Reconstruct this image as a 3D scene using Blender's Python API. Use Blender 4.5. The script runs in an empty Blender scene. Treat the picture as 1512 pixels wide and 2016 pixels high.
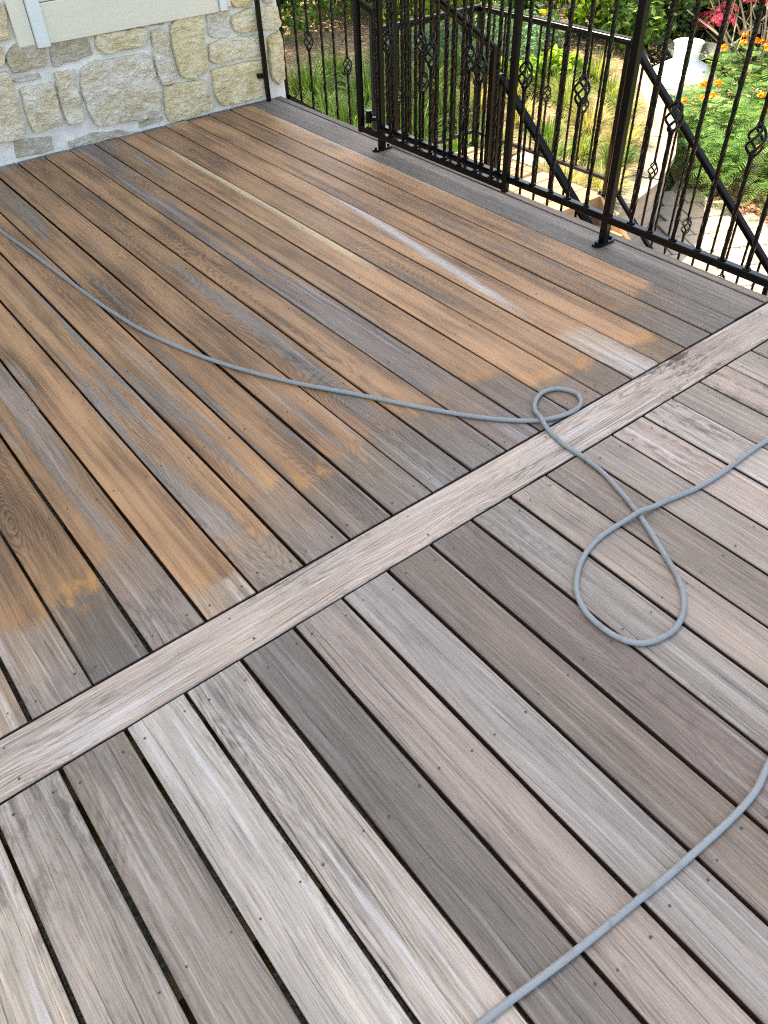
import bpy, math, random
from mathutils import Vector, Matrix, noise as mnoise
R = math.radians
random.seed(7)
scene = bpy.context.scene
col = scene.collection

# ------------------------------------------------------------------ camera
cam_d = bpy.data.cameras.new('camera')
cam = bpy.data.objects.new('camera', cam_d); col.objects.link(cam)
cam_d.sensor_fit = 'HORIZONTAL'; cam_d.sensor_width = 36.0
cam_d.lens = 1533.85 / 1512 * 36.0
cam_d.clip_start = 0.05; cam_d.clip_end = 600
def cam_axes(pitch, roll, yaw):
    cy, sy, cp, sp = math.cos(yaw), math.sin(yaw), math.cos(pitch), math.sin(pitch)
    right = Vector((cy, sy, 0)); fwd = Vector((-sy*cp, cy*cp, -sp)); up = right.cross(fwd)
    cr, sr = math.cos(roll), math.sin(roll)
    return cr*right + sr*up, -sr*right + cr*up, fwd
cr_, cu_, cf_ = cam_axes(0.763560527, -0.03774534, -0.63890156)
cam.matrix_world = Matrix(((cr_.x, cu_.x, -cf_.x, -2.5512), (cr_.y, cu_.y, -cf_.y, -1.2309),
                           (cr_.z, cu_.z, -cf_.z, 1.4980), (0, 0, 0, 1)))
scene.camera = cam

# ------------------------------------------------------------------ sky, sun, exposure
SUN_EL = R(52); SUN_DIR = Vector((-0.22, 1.0, 0)).normalized()        # horizontal direction towards the sun
world = bpy.data.worlds.new('World'); scene.world = world; world.use_nodes = True
wn = world.node_tree.nodes; wl = world.node_tree.links
sky = wn.new('ShaderNodeTexSky'); sky.sky_type = 'NISHITA'; sky.sun_disc = False
sky.sun_elevation = SUN_EL
sky.sun_rotation = math.atan2(SUN_DIR.x, SUN_DIR.y)                     # 0 = +Y, clockwise
sky.air_density = 1.0; sky.dust_density = 2.5; sky.ozone_density = 1.0
bg = wn['Background']; bg.inputs['Strength'].default_value = 0.15
wl.new(sky.outputs[0], bg.inputs['Color'])
sun_d = bpy.data.lights.new('sun', 'SUN'); sun_d.energy = 3.5; sun_d.angle = R(0.5); sun_d.color = (1, .955, .88)
sun = bpy.data.objects.new('sun', sun_d); col.objects.link(sun)
tosun = Vector((SUN_DIR.x*math.cos(SUN_EL), SUN_DIR.y*math.cos(SUN_EL), math.sin(SUN_EL)))
sun.rotation_euler = tosun.to_track_quat('Z', 'Y').to_euler(); sun.location = (0, 0, 12)
scene.view_settings.view_transform = 'Standard'; scene.view_settings.look = 'None'
scene.view_settings.gamma = 1.0; scene.view_settings.use_curve_mapping = False
scene.view_settings.exposure = 2.28
scene.view_settings.use_white_balance = True              # the phone balanced its white for the blue open shade
scene.view_settings.white_balance_temperature = 8700; scene.view_settings.white_balance_tint = 10
scene.render.engine = 'CYCLES'
scene.cycles.max_bounces = 5; scene.cycles.diffuse_bounces = 2; scene.cycles.glossy_bounces = 2
scene.cycles.use_adaptive_sampling = True; scene.cycles.adaptive_threshold = 0.012
scene.cycles.transparent_max_bounces = 8; scene.cycles.transmission_bounces = 4
scene.cycles.caustics_reflective = False; scene.cycles.caustics_refractive = False
scene.cycles.sample_clamp_indirect = 6; scene.cycles.filter_width = 1.2
scene.cycles.use_denoising = False                          # keep the fine grain of the wood; the remaining noise reads as sensor grain

# ------------------------------------------------------------------ helpers
def lin(r, g, b):
    f = lambda c: (c/255/12.92) if c/255 <= .04045 else ((c/255+.055)/1.055)**2.4
    return (f(r), f(g), f(b))
def tag(o, label=None, cat=None, group=None, kind=None):
    if label: o['label'] = label
    if cat: o['category'] = cat
    if group: o['group'] = group
    if kind: o['kind'] = kind
    return o
def empty(name, loc=(0, 0, 0), rz=0, label=None, cat=None, group=None, kind=None):
    o = bpy.data.objects.new(name, None); col.objects.link(o)
    o.location = loc; o.rotation_euler = (0, 0, rz); o.empty_display_size = .1
    return tag(o, label, cat, group, kind)
class MB:
    """collects faces; build() links them as one mesh object"""
    def __init__(s): s.v = []; s.f = []; s.m = []
    def add(s, vs, fs, mi=0):
        n = len(s.v); s.v += [tuple(v) for v in vs]; s.f += [tuple(i+n for i in f) for f in fs]; s.m += [mi]*len(fs)
    def box(s, x0, x1, y0, y1, z0, z1, bev=0.0, mi=0):
        if bev <= 0:
            s.add([(x, y, z) for z in (z0, z1) for y in (y0, y1) for x in (x0, x1)],
                  [(0,2,3,1), (4,5,7,6), (0,1,5,4), (2,6,7,3), (0,4,6,2), (1,3,7,5)], mi)
        else:
            b = min(bev, (x1-x0)*.45, (y1-y0)*.45, (z1-z0)*.45)
            vs = []; 
            for z, i in ((z0, b), (z0+b, 0), (z1-b, 0), (z1, b)):
                for (px, py) in ((x0+b, y0), (x1-b, y0), (x1, y0+b), (x1, y1-b), (x1-b, y1), (x0+b, y1), (x0, y1-b), (x0, y0+b)):
                    vs.append((min(max(px, x0+i), x1-i), min(max(py, y0+i), y1-i), z))
            fs = [tuple(range(7, -1, -1)), tuple(range(24, 32))]
            for r in range(3):
                for k in range(8): fs.append((r*8+k, r*8+(k+1) % 8, r*8+8+(k+1) % 8, r*8+8+k))
            s.add(vs, fs, mi)
    def bar(s, a, b, w, h=None, up=(0, 0, 1), mi=0, bev=.003):
        """square tube from a to b, chamfered"""
        h = h or w; a = Vector(a); b = Vector(b); d = (b-a).normalized(); u = Vector(up)
        if abs(d.dot(u)) > .98: u = Vector((0, 1, 0))
        r = d.cross(u).normalized(); u = r.cross(d).normalized()
        prof = [(-w/2+bev, -h/2), (w/2-bev, -h/2), (w/2, -h/2+bev), (w/2, h/2-bev), (w/2-bev, h/2), (-w/2+bev, h/2), (-w/2, h/2-bev), (-w/2, -h/2+bev)]
        s.add([p + r*x + u*y for p in (a, b) for x, y in prof],
              [tuple(range(7, -1, -1)), tuple(range(8, 16))] + [(k, (k+1) % 8, 8+(k+1) % 8, 8+k) for k in range(8)], mi)
    def tube(s, pts, rad, n=8, mi=0, cap=True):
        pts = [Vector(p) for p in pts]; vs = []; fs = []; m = len(pts); prev = None
        for i, p in enumerate(pts):
            t = (pts[min(i+1, m-1)] - pts[max(i-1, 0)]).normalized()
            if prev is None:
                r = t.cross(Vector((0, 0, 1)))
                if r.length < 1e-3: r = t.cross(Vector((0, 1, 0)))
                r.normalize()
            else:
                r = prev - t*prev.dot(t); r.normalize()
            prev = r; u = t.cross(r)
            q = rad[i] if isinstance(rad, (list, tuple)) else rad
            vs += [p + (r*math.cos(2*math.pi*k/n) + u*math.sin(2*math.pi*k/n))*q for k in range(n)]
        for i in range(m-1):
            for k in range(n): fs.append((i*n+k, i*n+(k+1) % n, (i+1)*n+(k+1) % n, (i+1)*n+k))
        if cap: fs += [tuple(range(n-1, -1, -1)), tuple(range((m-1)*n, m*n))]
        s.add(vs, fs, mi)
    def lathe(s, prof, n=24, c=(0, 0, 0), mi=0):
        vs = []; fs = []
        for r, z in prof: vs += [(c[0]+r*math.cos(2*math.pi*k/n), c[1]+r*math.sin(2*math.pi*k/n), c[2]+z) for k in range(n)]
        for i in range(len(prof)-1):
            for k in range(n): fs.append((i*n+k, i*n+(k+1) % n, (i+1)*n+(k+1) % n, (i+1)*n+k))
        s.add(vs, fs, mi)
    def mesh(s, name, mats, smooth=False):
        me = bpy.data.meshes.new(name); me.from_pydata(s.v, [], s.f)
        for m in (mats if isinstance(mats, (list, tuple)) else [mats]): me.materials.append(m)
        if any(s.m): me.polygons.foreach_set('material_index', s.m)
        if smooth: me.polygons.foreach_set('use_smooth', [True]*len(me.polygons))
        me.update(); return me
    def build(s, name, mats, parent=None, smooth=False, loc=(0, 0, 0), rz=0):
        return link(name, s.mesh(name, mats, smooth), parent, loc, rz)
def link(name, me, parent=None, loc=(0, 0, 0), rz=0):
    o = bpy.data.objects.new(name, me); col.objects.link(o)
    o.location = loc; o.rotation_euler = (0, 0, rz); o.parent = parent
    return o
def catmull(P, seg=6):
    P = [Vector(p) for p in P]; out = []
    for i in range(len(P)-1):
        p0 = P[max(i-1, 0)]; p1 = P[i]; p2 = P[i+1]; p3 = P[min(i+2, len(P)-1)]
        for k in range(seg):
            t = k/seg
            out.append(.5*((2*p1) + (p2-p0)*t + (2*p0-5*p1+4*p2-p3)*t*t + (3*p1-p0-3*p2+p3)*t*t*t))
    out.append(P[-1]); return out

# ------------------------------------------------------------------ node helper
class N:
    def __init__(s, name):
        s.mat = bpy.data.materials.new(name); s.mat.use_nodes = True
        s.t = s.mat.node_tree; s.n = s.t.nodes; s.l = s.t.links
        s.bsdf = s.n['Principled BSDF']
    def put(s, sock, v):
        if hasattr(v, 'is_output'): s.l.new(v, sock)
        elif isinstance(v, (tuple, list)):
            sock.default_value = tuple(v) + (1,) if len(v) == 3 and len(sock.default_value) == 4 else v
        else: sock.default_value = v
    def m(s, op, a, b=0.0, c=None, clamp=False):
        n = s.n.new('ShaderNodeMath'); n.operation = op; n.use_clamp = clamp
        s.put(n.inputs[0], a); s.put(n.inputs[1], b)
        if c is not None: s.put(n.inputs[2], c)
        return n.outputs[0]
    def vm(s, op, a, b):
        n = s.n.new('ShaderNodeVectorMath'); n.operation = op; s.put(n.inputs[0], a); s.put(n.inputs[1], b); return n.outputs[0]
    def xyz(s, v):
        n = s.n.new('ShaderNodeSeparateXYZ'); s.put(n.inputs[0], v); return n.outputs
    def comb(s, x, y, z):
        n = s.n.new('ShaderNodeCombineXYZ'); s.put(n.inputs[0], x); s.put(n.inputs[1], y); s.put(n.inputs[2], z); return n.outputs[0]
    def noise(s, v, scale=1.0, detail=2.0, rough=.5, dist=0.0, colour=False):
        n = s.n.new('ShaderNodeTexNoise'); s.put(n.inputs['Vector'], v); s.put(n.inputs['Scale'], scale)
        s.put(n.inputs['Detail'], detail); s.put(n.inputs['Roughness'], rough); s.put(n.inputs['Distortion'], dist)
        return n.outputs['Color' if colour else 'Fac']
    def voro(s, v, scale, feature='F1', out='Distance'):
        n = s.n.new('ShaderNodeTexVoronoi'); n.feature = feature; s.put(n.inputs['Vector'], v); s.put(n.inputs['Scale'], scale)
        return n.outputs[out]
    def step(s, v, a, b, lo=0.0, hi=1.0):
        n = s.n.new('ShaderNodeMapRange'); n.interpolation_type = 'SMOOTHSTEP'
        s.put(n.inputs[0], v); s.put(n.inputs[1], a); s.put(n.inputs[2], b); s.put(n.inputs[3], lo); s.put(n.inputs[4], hi); return n.outputs[0]
    def mix(s, f, a, b, mode='MIX'):
        n = s.n.new('ShaderNodeMix'); n.data_type = 'RGBA'; n.blend_type = mode
        s.put(n.inputs[0], f); s.put(n.inputs[6], a); s.put(n.inputs[7], b); return n.outputs[2]
    def obj(s): return s.n.new('ShaderNodeTexCoord').outputs['Object']
    def pos(s): return s.n.new('ShaderNodeNewGeometry').outputs['Position']
    def rnd(s): return s.n.new('ShaderNodeObjectInfo').outputs['Random']
    def ocol(s): return s.n.new('ShaderNodeObjectInfo').outputs['Color']
    def attr(s, name):
        n = s.n.new('ShaderNodeAttribute'); n.attribute_type = 'OBJECT'; n.attribute_name = name; return n.outputs['Fac']
    def bump(s, h, dist, strength=1.0):
        n = s.n.new('ShaderNodeBump'); s.put(n.inputs['Height'], h); n.inputs['Distance'].default_value = dist
        n.inputs['Strength'].default_value = strength; s.l.new(n.outputs[0], s.bsdf.inputs['Normal'])
    def set(s, **k):
        for a, v in k.items(): s.put(s.bsdf.inputs[a.replace('_', ' ')], v)
        return s.mat

# ------------------------------------------------------------------ materials
def mat_wood():
    g = N('weathered_hardwood')
    p = g.obj(); seed = g.attr('seed')
    off = g.comb(g.m('MULTIPLY', seed, 7.31), g.m('MULTIPLY', seed, 13.77), g.m('MULTIPLY', seed, 3.13))
    pn = g.vm('ADD', p, off)
    P = g.xyz(p)
    sc = lambda x, y, z: g.vm('MULTIPLY', pn, (x, y, z))
    bend = g.m('MULTIPLY', g.m('SUBTRACT', g.noise(sc(7, 1.5, 2), 1, 1.5), .5), .05)       # the grain wanders along the board
    pw = g.vm('ADD', pn, g.comb(bend, 0.0, 0.0)); sw = lambda x, y, z: g.vm('MULTIPLY', pw, (x, y, z))
    f1 = g.noise(sw(400, 9, 60), 1, 1.5, .6)
    f2 = g.noise(sw(150, 2.2, 30), 1, 2, .6)
    st = g.noise(sc(34, .8, 10), 1, 2, .55)
    blot = g.noise(sc(9, 2.2, 3), 1, 2, .55)
    # cathedral figure: the board is a cut at distance d from the heart of the log
    yn = g.comb(0.0, g.xyz(pn)[1], seed)
    d = g.m('MULTIPLY', g.m('SUBTRACT', g.noise(yn, .8, 1.5), .5), .42)
    xc = g.m('ADD', g.m('MULTIPLY', g.m('SUBTRACT', g.noise(yn, 1.7, 2), .5), .11), g.attr('heart'))
    dx = g.m('SUBTRACT', P[0], xc)
    r = g.m('SQRT', g.m('ADD', g.m('MULTIPLY', dx, dx), g.m('MULTIPLY', d, d)))
    r = g.m('ADD', r, g.m('MULTIPLY', g.m('SUBTRACT', g.noise(sc(22, 4, 3), 1, 2, .6), .5), .030))
    ring = g.m('POWER', g.m('ADD', g.m('MULTIPLY', g.m('SINE', g.m('MULTIPLY', r, 820)), .5), .5), 1.6)
    ring = g.m('MULTIPLY', g.m('MULTIPLY', ring, g.step(f2, .22, .55)), g.step(g.noise(sc(8, 1.2, 2), 1, 1), .34, .60))
    crack = g.step(g.noise(sw(240, 1.5, 20), 1, 2, .65), .635, .69)
    pore = g.step(g.noise(sc(620, 38, 90), 1, 1, .5), .60, .72)
    # grey weathered wood: object colour is the tint of this board
    v = g.m('ADD', .32, g.m('MULTIPLY', g.step(f1, .32, .66), .30)); v = g.m('ADD', v, g.m('MULTIPLY', f2, .88))
    v = g.m('ADD', v, g.m('MULTIPLY', g.m('SUBTRACT', st, .5), .55))
    v = g.m('ADD', v, g.m('MULTIPLY', g.m('SUBTRACT', blot, .5), .75))
    v = g.m('SUBTRACT', v, g.m('MULTIPLY', ring, g.m('MULTIPLY', .22, g.attr('figure'))))
    v = g.m('SUBTRACT', v, g.m('MULTIPLY', crack, .42)); v = g.m('SUBTRACT', v, g.m('MULTIPLY', pore, .22), clamp=False); v = g.m('MAXIMUM', v, .12)
    grey = g.mix(1.0, g.ocol(), g.comb(v, v, v), 'MULTIPLY')
    silver = g.step(g.noise(sc(60, 1.4, 10), 1, 2, .6), .52, .72)
    grey = g.mix(g.m('MULTIPLY', silver, g.m('MULTIPLY', g.attr('pale'), .55)), grey, (.62, .60, .60))
    pink = g.step(st, .48, .70)
    grey = g.mix(g.m('MULTIPLY', pink, .24), grey, g.mix(1.0, grey, (1.12, .95, .82), 'MULTIPLY'))
    ex = g.step(g.m('ABSOLUTE', P[0]), .040, .070); flake = g.m('MULTIPLY', ex, g.step(g.noise(sc(60, 22, 9), 1, 3, .75), .50, .62))
    flake = g.m('MULTIPLY', flake, g.step(g.noise(sc(9, 1.6, 2), 1, 1), .48, .62)); grey = g.mix(g.m('MULTIPLY', flake, .62), grey, (.13, .095, .088))
    # dark mildew blotches close to board ends
    dirt = g.step(g.noise(sc(30, 9, 9), 1, 4, .72), .47, .66)
    dirt = g.m('MULTIPLY', dirt, g.attr('dirt'))
    dz = g.step(g.m('ABSOLUTE', g.m('SUBTRACT', P[1], g.attr('dirt_y'))), .34, .02)
    dirt = g.m('MULTIPLY', dirt, dz)
    grey = g.mix(g.m('MULTIPLY', dirt, .75), grey, (.085, .058, .048))
    # freshly cleaned wood
    t = g.m('ADD', g.m('MULTIPLY', f2, .34), g.m('MULTIPLY', st, .62)); t = g.m('ADD', t, g.m('MULTIPLY', blot, .62)); t = g.m('ADD', t, g.m('MULTIPLY', f1, .20))
    t = g.m('SUBTRACT', t, .36)
    ringw = g.m('MULTIPLY', ring, g.m('MULTIPLY', .15, g.attr('figure')))
    t = g.m('SUBTRACT', t, ringw, clamp=True)
    warm = g.mix(g.step(t, .17, .76), (.112, .058, .032), (.49, .258, .128))
    olive = g.step(blot, .36, .20)
    warm = g.mix(g.m('MULTIPLY', olive, .45), warm, (.18, .120, .078))
    warm = g.mix(g.m('MULTIPLY', g.step(f1, .55, .75), .10), warm, (.50, .34, .20))
    warm = g.mix(g.m('MULTIPLY', crack, .35), warm, (.05, .028, .016))
    tint = g.attr('tone'); warm = g.mix(1.0, warm, g.comb(tint, tint, tint), 'MULTIPLY')
    # where the cleaning stopped
    edge = g.m('ADD', g.m('MULTIPLY', g.m('SUBTRACT', g.noise(sc(9, 5, 3), 1, 3, .6), .5), .13), g.m('MULTIPLY', g.m('SUBTRACT', f1, .5), .11))
    yy = g.m('SUBTRACT', g.m('ADD', P[1], edge), g.attr('stop'))
    done = g.step(yy, -.010, .018)
    done = g.m('MULTIPLY', done, g.step(g.m('ADD', P[1], g.m('MULTIPLY', edge, .25)), 3.415, 3.40))
    left = g.m('SUBTRACT', g.m('ADD', g.noise(sc(13, .62, 3), 1, 3, .6, .25), g.m('MULTIPLY', g.attr('grey'), .42)), .768)
    left = g.step(g.m('ADD', left, g.m('MULTIPLY', g.m('SUBTRACT', f2, .5), .12)), -.03, .05)
    soft = g.m('MULTIPLY', g.step(f2, .45, .70), .30)
    done = g.m('MULTIPLY', done, g.m('SUBTRACT', 1.0, g.m('MULTIPLY', left, .92)))
    done = g.m('MULTIPLY', done, g.m('SUBTRACT', 1.0, g.m('MULTIPLY', soft, g.attr('grey'))), clamp=True)
    rim = g.m('MULTIPLY', g.step(yy, -.06, .01), g.step(yy, .13, .03)); rim = g.m('MULTIPLY', rim, g.step(g.noise(sc(20, 10, 4), 1, 3, .6), .46, .66))
    film = g.m('MULTIPLY', g.step(g.m('ADD', yy, g.m('MULTIPLY', g.m('SUBTRACT', blot, .5), .5)), -.34, .02), .62)
    film = g.m('MULTIPLY', film, g.step(yy, .10, .0, .25, 1.0))
    colr = g.mix(g.m('MULTIPLY', film, g.step(g.attr('stop'), 9, 8)), grey, g.mix(1.0, grey, (1.12, .83, .57), 'MULTIPLY'))
    colr = g.mix(done, colr, warm)
    colr = g.mix(g.m('MULTIPLY', g.m('MULTIPLY', rim, g.attr('rust')), .8), colr, (.44, .205, .062))
    # a scraped pale streak that some boards have, at local x = streak_x + slope*y
    sxp = g.m('ADD', g.attr('streak_x'), g.m('MULTIPLY', P[1], g.attr('streak_s')))
    sd = g.m('ABSOLUTE', g.m('SUBTRACT', P[0], sxp)); sd = g.m('ADD', sd, g.m('MULTIPLY', g.m('SUBTRACT', g.noise(sc(300, 5, 5), 1, 3, .7), .5), .085))
    sm = g.m('MULTIPLY', g.step(sd, .036, .0), g.m('MULTIPLY', g.step(P[1], g.attr('streak_a'), g.m('ADD', g.attr('streak_a'), .35)), g.step(P[1], g.attr('streak_b'), g.m('SUBTRACT', g.attr('streak_b'), .6))))
    sm = g.m('MULTIPLY', sm, g.attr('streak'))
    colr = g.mix(sm, colr, g.mix(g.attr('streak_w'), (.52, .49, .47), (.66, .50, .31)))
    # small rust spots
    rs = g.step(g.voro(sc(5.5, 2.2, 2), 1), .055, .02); colr = g.mix(g.m('MULTIPLY', rs, .55), colr, (.40, .20, .075))
    # unbleached red-brown board sides, with the shade of the gaps put into the colour
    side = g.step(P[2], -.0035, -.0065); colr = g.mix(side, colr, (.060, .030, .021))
    h = g.m('ADD', g.m('MULTIPLY', f1, .5), g.m('MULTIPLY', f2, .5)); h = g.m('SUBTRACT', h, g.m('MULTIPLY', crack, .8))
    g.bump(h, .0009, .8)
    rough = g.m('SUBTRACT', .66, g.m('MULTIPLY', done, .12))
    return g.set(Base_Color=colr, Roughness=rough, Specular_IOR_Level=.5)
def mat_plain_wood(name, a, b, rough=.7):
    g = N(name); p = g.vm('ADD', g.obj(), g.comb(g.m('MULTIPLY', g.rnd(), 31), g.m('MULTIPLY', g.rnd(), 17), 0.0))
    n = g.noise(g.vm('MULTIPLY', p, (4, 60, 60)), 1, 3, .6); n2 = g.noise(g.vm('MULTIPLY', p, (1.2, 7, 7)), 1, 2)
    t = g.m('ADD', g.m('MULTIPLY', n, .6), g.m('MULTIPLY', n2, .5))
    g.bump(n, .001, .6)
    return g.set(Base_Color=g.mix(g.step(t, .3, .8), a, b), Roughness=rough)
def mat_iron():
    g = N('black_painted_iron'); n = g.noise(g.obj(), 60, 3)
    dust = g.step(g.noise(g.pos(), 9, 4, .6), .50, .80)
    g.bump(n, .0003, .3)
    return g.set(Base_Color=g.mix(g.m('MULTIPLY', dust, .35), (.0025, .0025, .003), (.007, .0065, .006)), Roughness=g.m('ADD', .12, g.m('MULTIPLY', n, .16)), Specular_IOR_Level=.24)
def mat_mortar():
    g = N('pale_mortar'); p = g.pos(); n = g.noise(p, 14, 5, .6); n2 = g.noise(p, 130, 3, .6)
    g.bump(g.m('ADD', n, g.m('MULTIPLY', n2, .25)), .014, .9)
    return g.set(Base_Color=g.mix(g.step(n, .35, .7), (.70, .69, .675), (.86, .85, .83)), Roughness=.9)
def mat_stone():
    g = N('rough_limestone'); p = g.pos(); q = g.vm('ADD', p, g.comb(g.m('MULTIPLY', g.rnd(), 9), 0.0, g.m('MULTIPLY', g.rnd(), 5)))
    big = g.noise(q, 9, 4, .6); fine = g.noise(q, 62, 5, .7); crag = g.noise(g.vm('MULTIPLY', q, (1, 1, 1.7)), 26, 4, .7, .8)
    c = g.mix(g.step(big, .32, .60), g.mix(1.0, g.ocol(), (.94, .86, .72), 'MULTIPLY'), g.mix(1.0, g.ocol(), (1.10, 1.11, 1.14), 'MULTIPLY'))
    c = g.mix(g.m('MULTIPLY', g.step(fine, .46, .30), .34), c, (.34, .30, .25))
    c = g.mix(g.m('MULTIPLY', g.step(crag, .40, .26), .38), c, (.30, .26, .21))
    c = g.mix(g.m('MULTIPLY', g.step(g.noise(q, 30, 4, .65), .58, .74), .35), c, (.80, .77, .70))
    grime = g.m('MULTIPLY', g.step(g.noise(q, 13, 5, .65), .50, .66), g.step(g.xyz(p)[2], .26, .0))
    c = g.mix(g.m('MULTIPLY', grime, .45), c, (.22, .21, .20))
    h = g.m('ADD', g.m('MULTIPLY', fine, .55), g.m('MULTIPLY', crag, 1.1))
    g.bump(h, .035, .9)
    return g.set(Base_Color=c, Roughness=.92)
def mat_paint(name, c):
    g = N(name); p = g.pos(); n = g.noise(g.vm('MULTIPLY', p, (3, 3, 60)), 1, 3); d = g.step(g.voro(p, 26), .05, .02)
    c2 = g.mix(g.m('MULTIPLY', d, .5), c, (.18, .17, .16)); c2 = g.mix(g.m('MULTIPLY', g.step(n, .45, .75), .18), c2, (c[0]*.78, c[1]*.76, c[2]*.72))
    g.bump(n, .0012, .6)
    return g.set(Base_Color=c2, Roughness=.5)
def mat_simple(name, c, rough=.6, var=.25, scale=20, bump=0.0, **k):
    g = N(name); n = g.noise(g.pos(), scale, 4, .6)
    g.set(Base_Color=g.mix(n, tuple(x*(1-var) for x in c), tuple(min(1, x*(1+var)) for x in c)), Roughness=rough, **k)
    if bump: g.bump(n, bump, .8)
    return g.mat
def mat_leaf(name, a, b, c=None, trans=.35, rough=.5):
    g = N(name); geo = g.n.new('ShaderNodeNewGeometry'); rp = geo.outputs['Random Per Island']
    n = g.noise(geo.outputs['Position'], 2.2, 2)
    t = g.m('ADD', g.m('MULTIPLY', rp, .7), g.m('MULTIPLY', n, .4), clamp=True)
    colr = g.mix(t, a, b)
    if c: colr = g.mix(g.step(rp, .78, .90), colr, c)
    g.set(Base_Color=colr, Roughness=rough, Specular_IOR_Level=.3)
    tr = g.n.new('ShaderNodeBsdfTranslucent'); g.l.new(g.mix(1.0, colr, (1.25, 1.3, .7), 'MULTIPLY'), tr.inputs['Color'])
    ms = g.n.new('ShaderNodeMixShader'); ms.inputs[0].default_value = trans
    g.l.new(g.bsdf.outputs[0], ms.inputs[1]); g.l.new(tr.outputs[0], ms.inputs[2])
    g.l.new(ms.outputs[0], g.n['Material Output'].inputs['Surface'])
    return g.mat
def mat_ground(name, a, b, c, scale=16):
    g = N(name); p = g.pos(); n = g.noise(p, 1.1, 4, .6); ch = g.voro(g.vm('MULTIPLY', p, (1, 1.6, 1)), scale*2, out='Color'); cx = g.xyz(ch)
    colr = g.mix(g.step(cx[0], .2, .9), a, b); colr = g.mix(g.m('MULTIPLY', g.step(cx[1], .7, .95), .8), colr, c)
    colr = g.mix(g.m('MULTIPLY', g.step(n, .45, .7), .55), colr, b)
    g.bump(g.m('ADD', cx[2], g.noise(p, 40, 3)), .03, .8)
    return g.set(Base_Color=colr, Roughness=.95)
def mat_hose():
    g = N('blue_grey_rubber'); p = g.pos(); n = g.noise(g.vm('MULTIPLY', p, (50, 50, 50)), 1, 4, .65); n2 = g.noise(p, 5, 3)
    c = g.mix(n2, (.185, .210, .230), (.25, .278, .298)); c = g.mix(g.m('MULTIPLY', g.step(n, .60, .76), .25), c, (.40, .44, .47))
    c = g.mix(g.m('MULTIPLY', g.step(g.noise(p, 23, 3), .58, .7), .35), c, (.12, .10, .085))
    g.bump(n, .0008, .6)
    return g.set(Base_Color=c, Roughness=.48)
WOOD = mat_wood(); IRON = mat_iron(); MORTAR = mat_mortar(); STONE = mat_stone()
CREAM = mat_paint('cream_paint', (.74, .71, .60)); CREAM_B = mat_paint('pale_blue_white_paint', (.70, .76, .76))
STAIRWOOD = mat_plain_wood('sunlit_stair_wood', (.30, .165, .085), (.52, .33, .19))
STAIRDARK = mat_plain_wood('shaded_riser_wood', (.07, .04, .025), (.24, .14, .09))  # darker copy of the stair wood, riser shade put into the colour
JOIST = mat_plain_wood('treated_joist', (.06, .034, .017), (.15, .088, .042), .85)
HOSEM = mat_hose()
CAPSTONE = mat_simple('cream_capstone', (.27, .23, .185), .9, .2, 14, .01)
WALLSTONE = mat_simple('grey_tan_wall_stone', (.34, .29, .245), .95, .3, 10, .02)
PAVER = mat_simple('tan_paver', (.38, .31, .24), .92, .2, 9, .008)
JAR = mat_simple('white_glaze', (.90, .90, .90), .25, .05, 3)
SCREW = mat_simple('dark_screw', (.040, .033, .030), .6, .2)
BARK = mat_simple('grey_bark', (.17, .135, .105), .95, .35, 25, .01)
ROCK = mat_simple('grey_rock', (.36, .34, .31), .95, .3, 6, .03)

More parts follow.
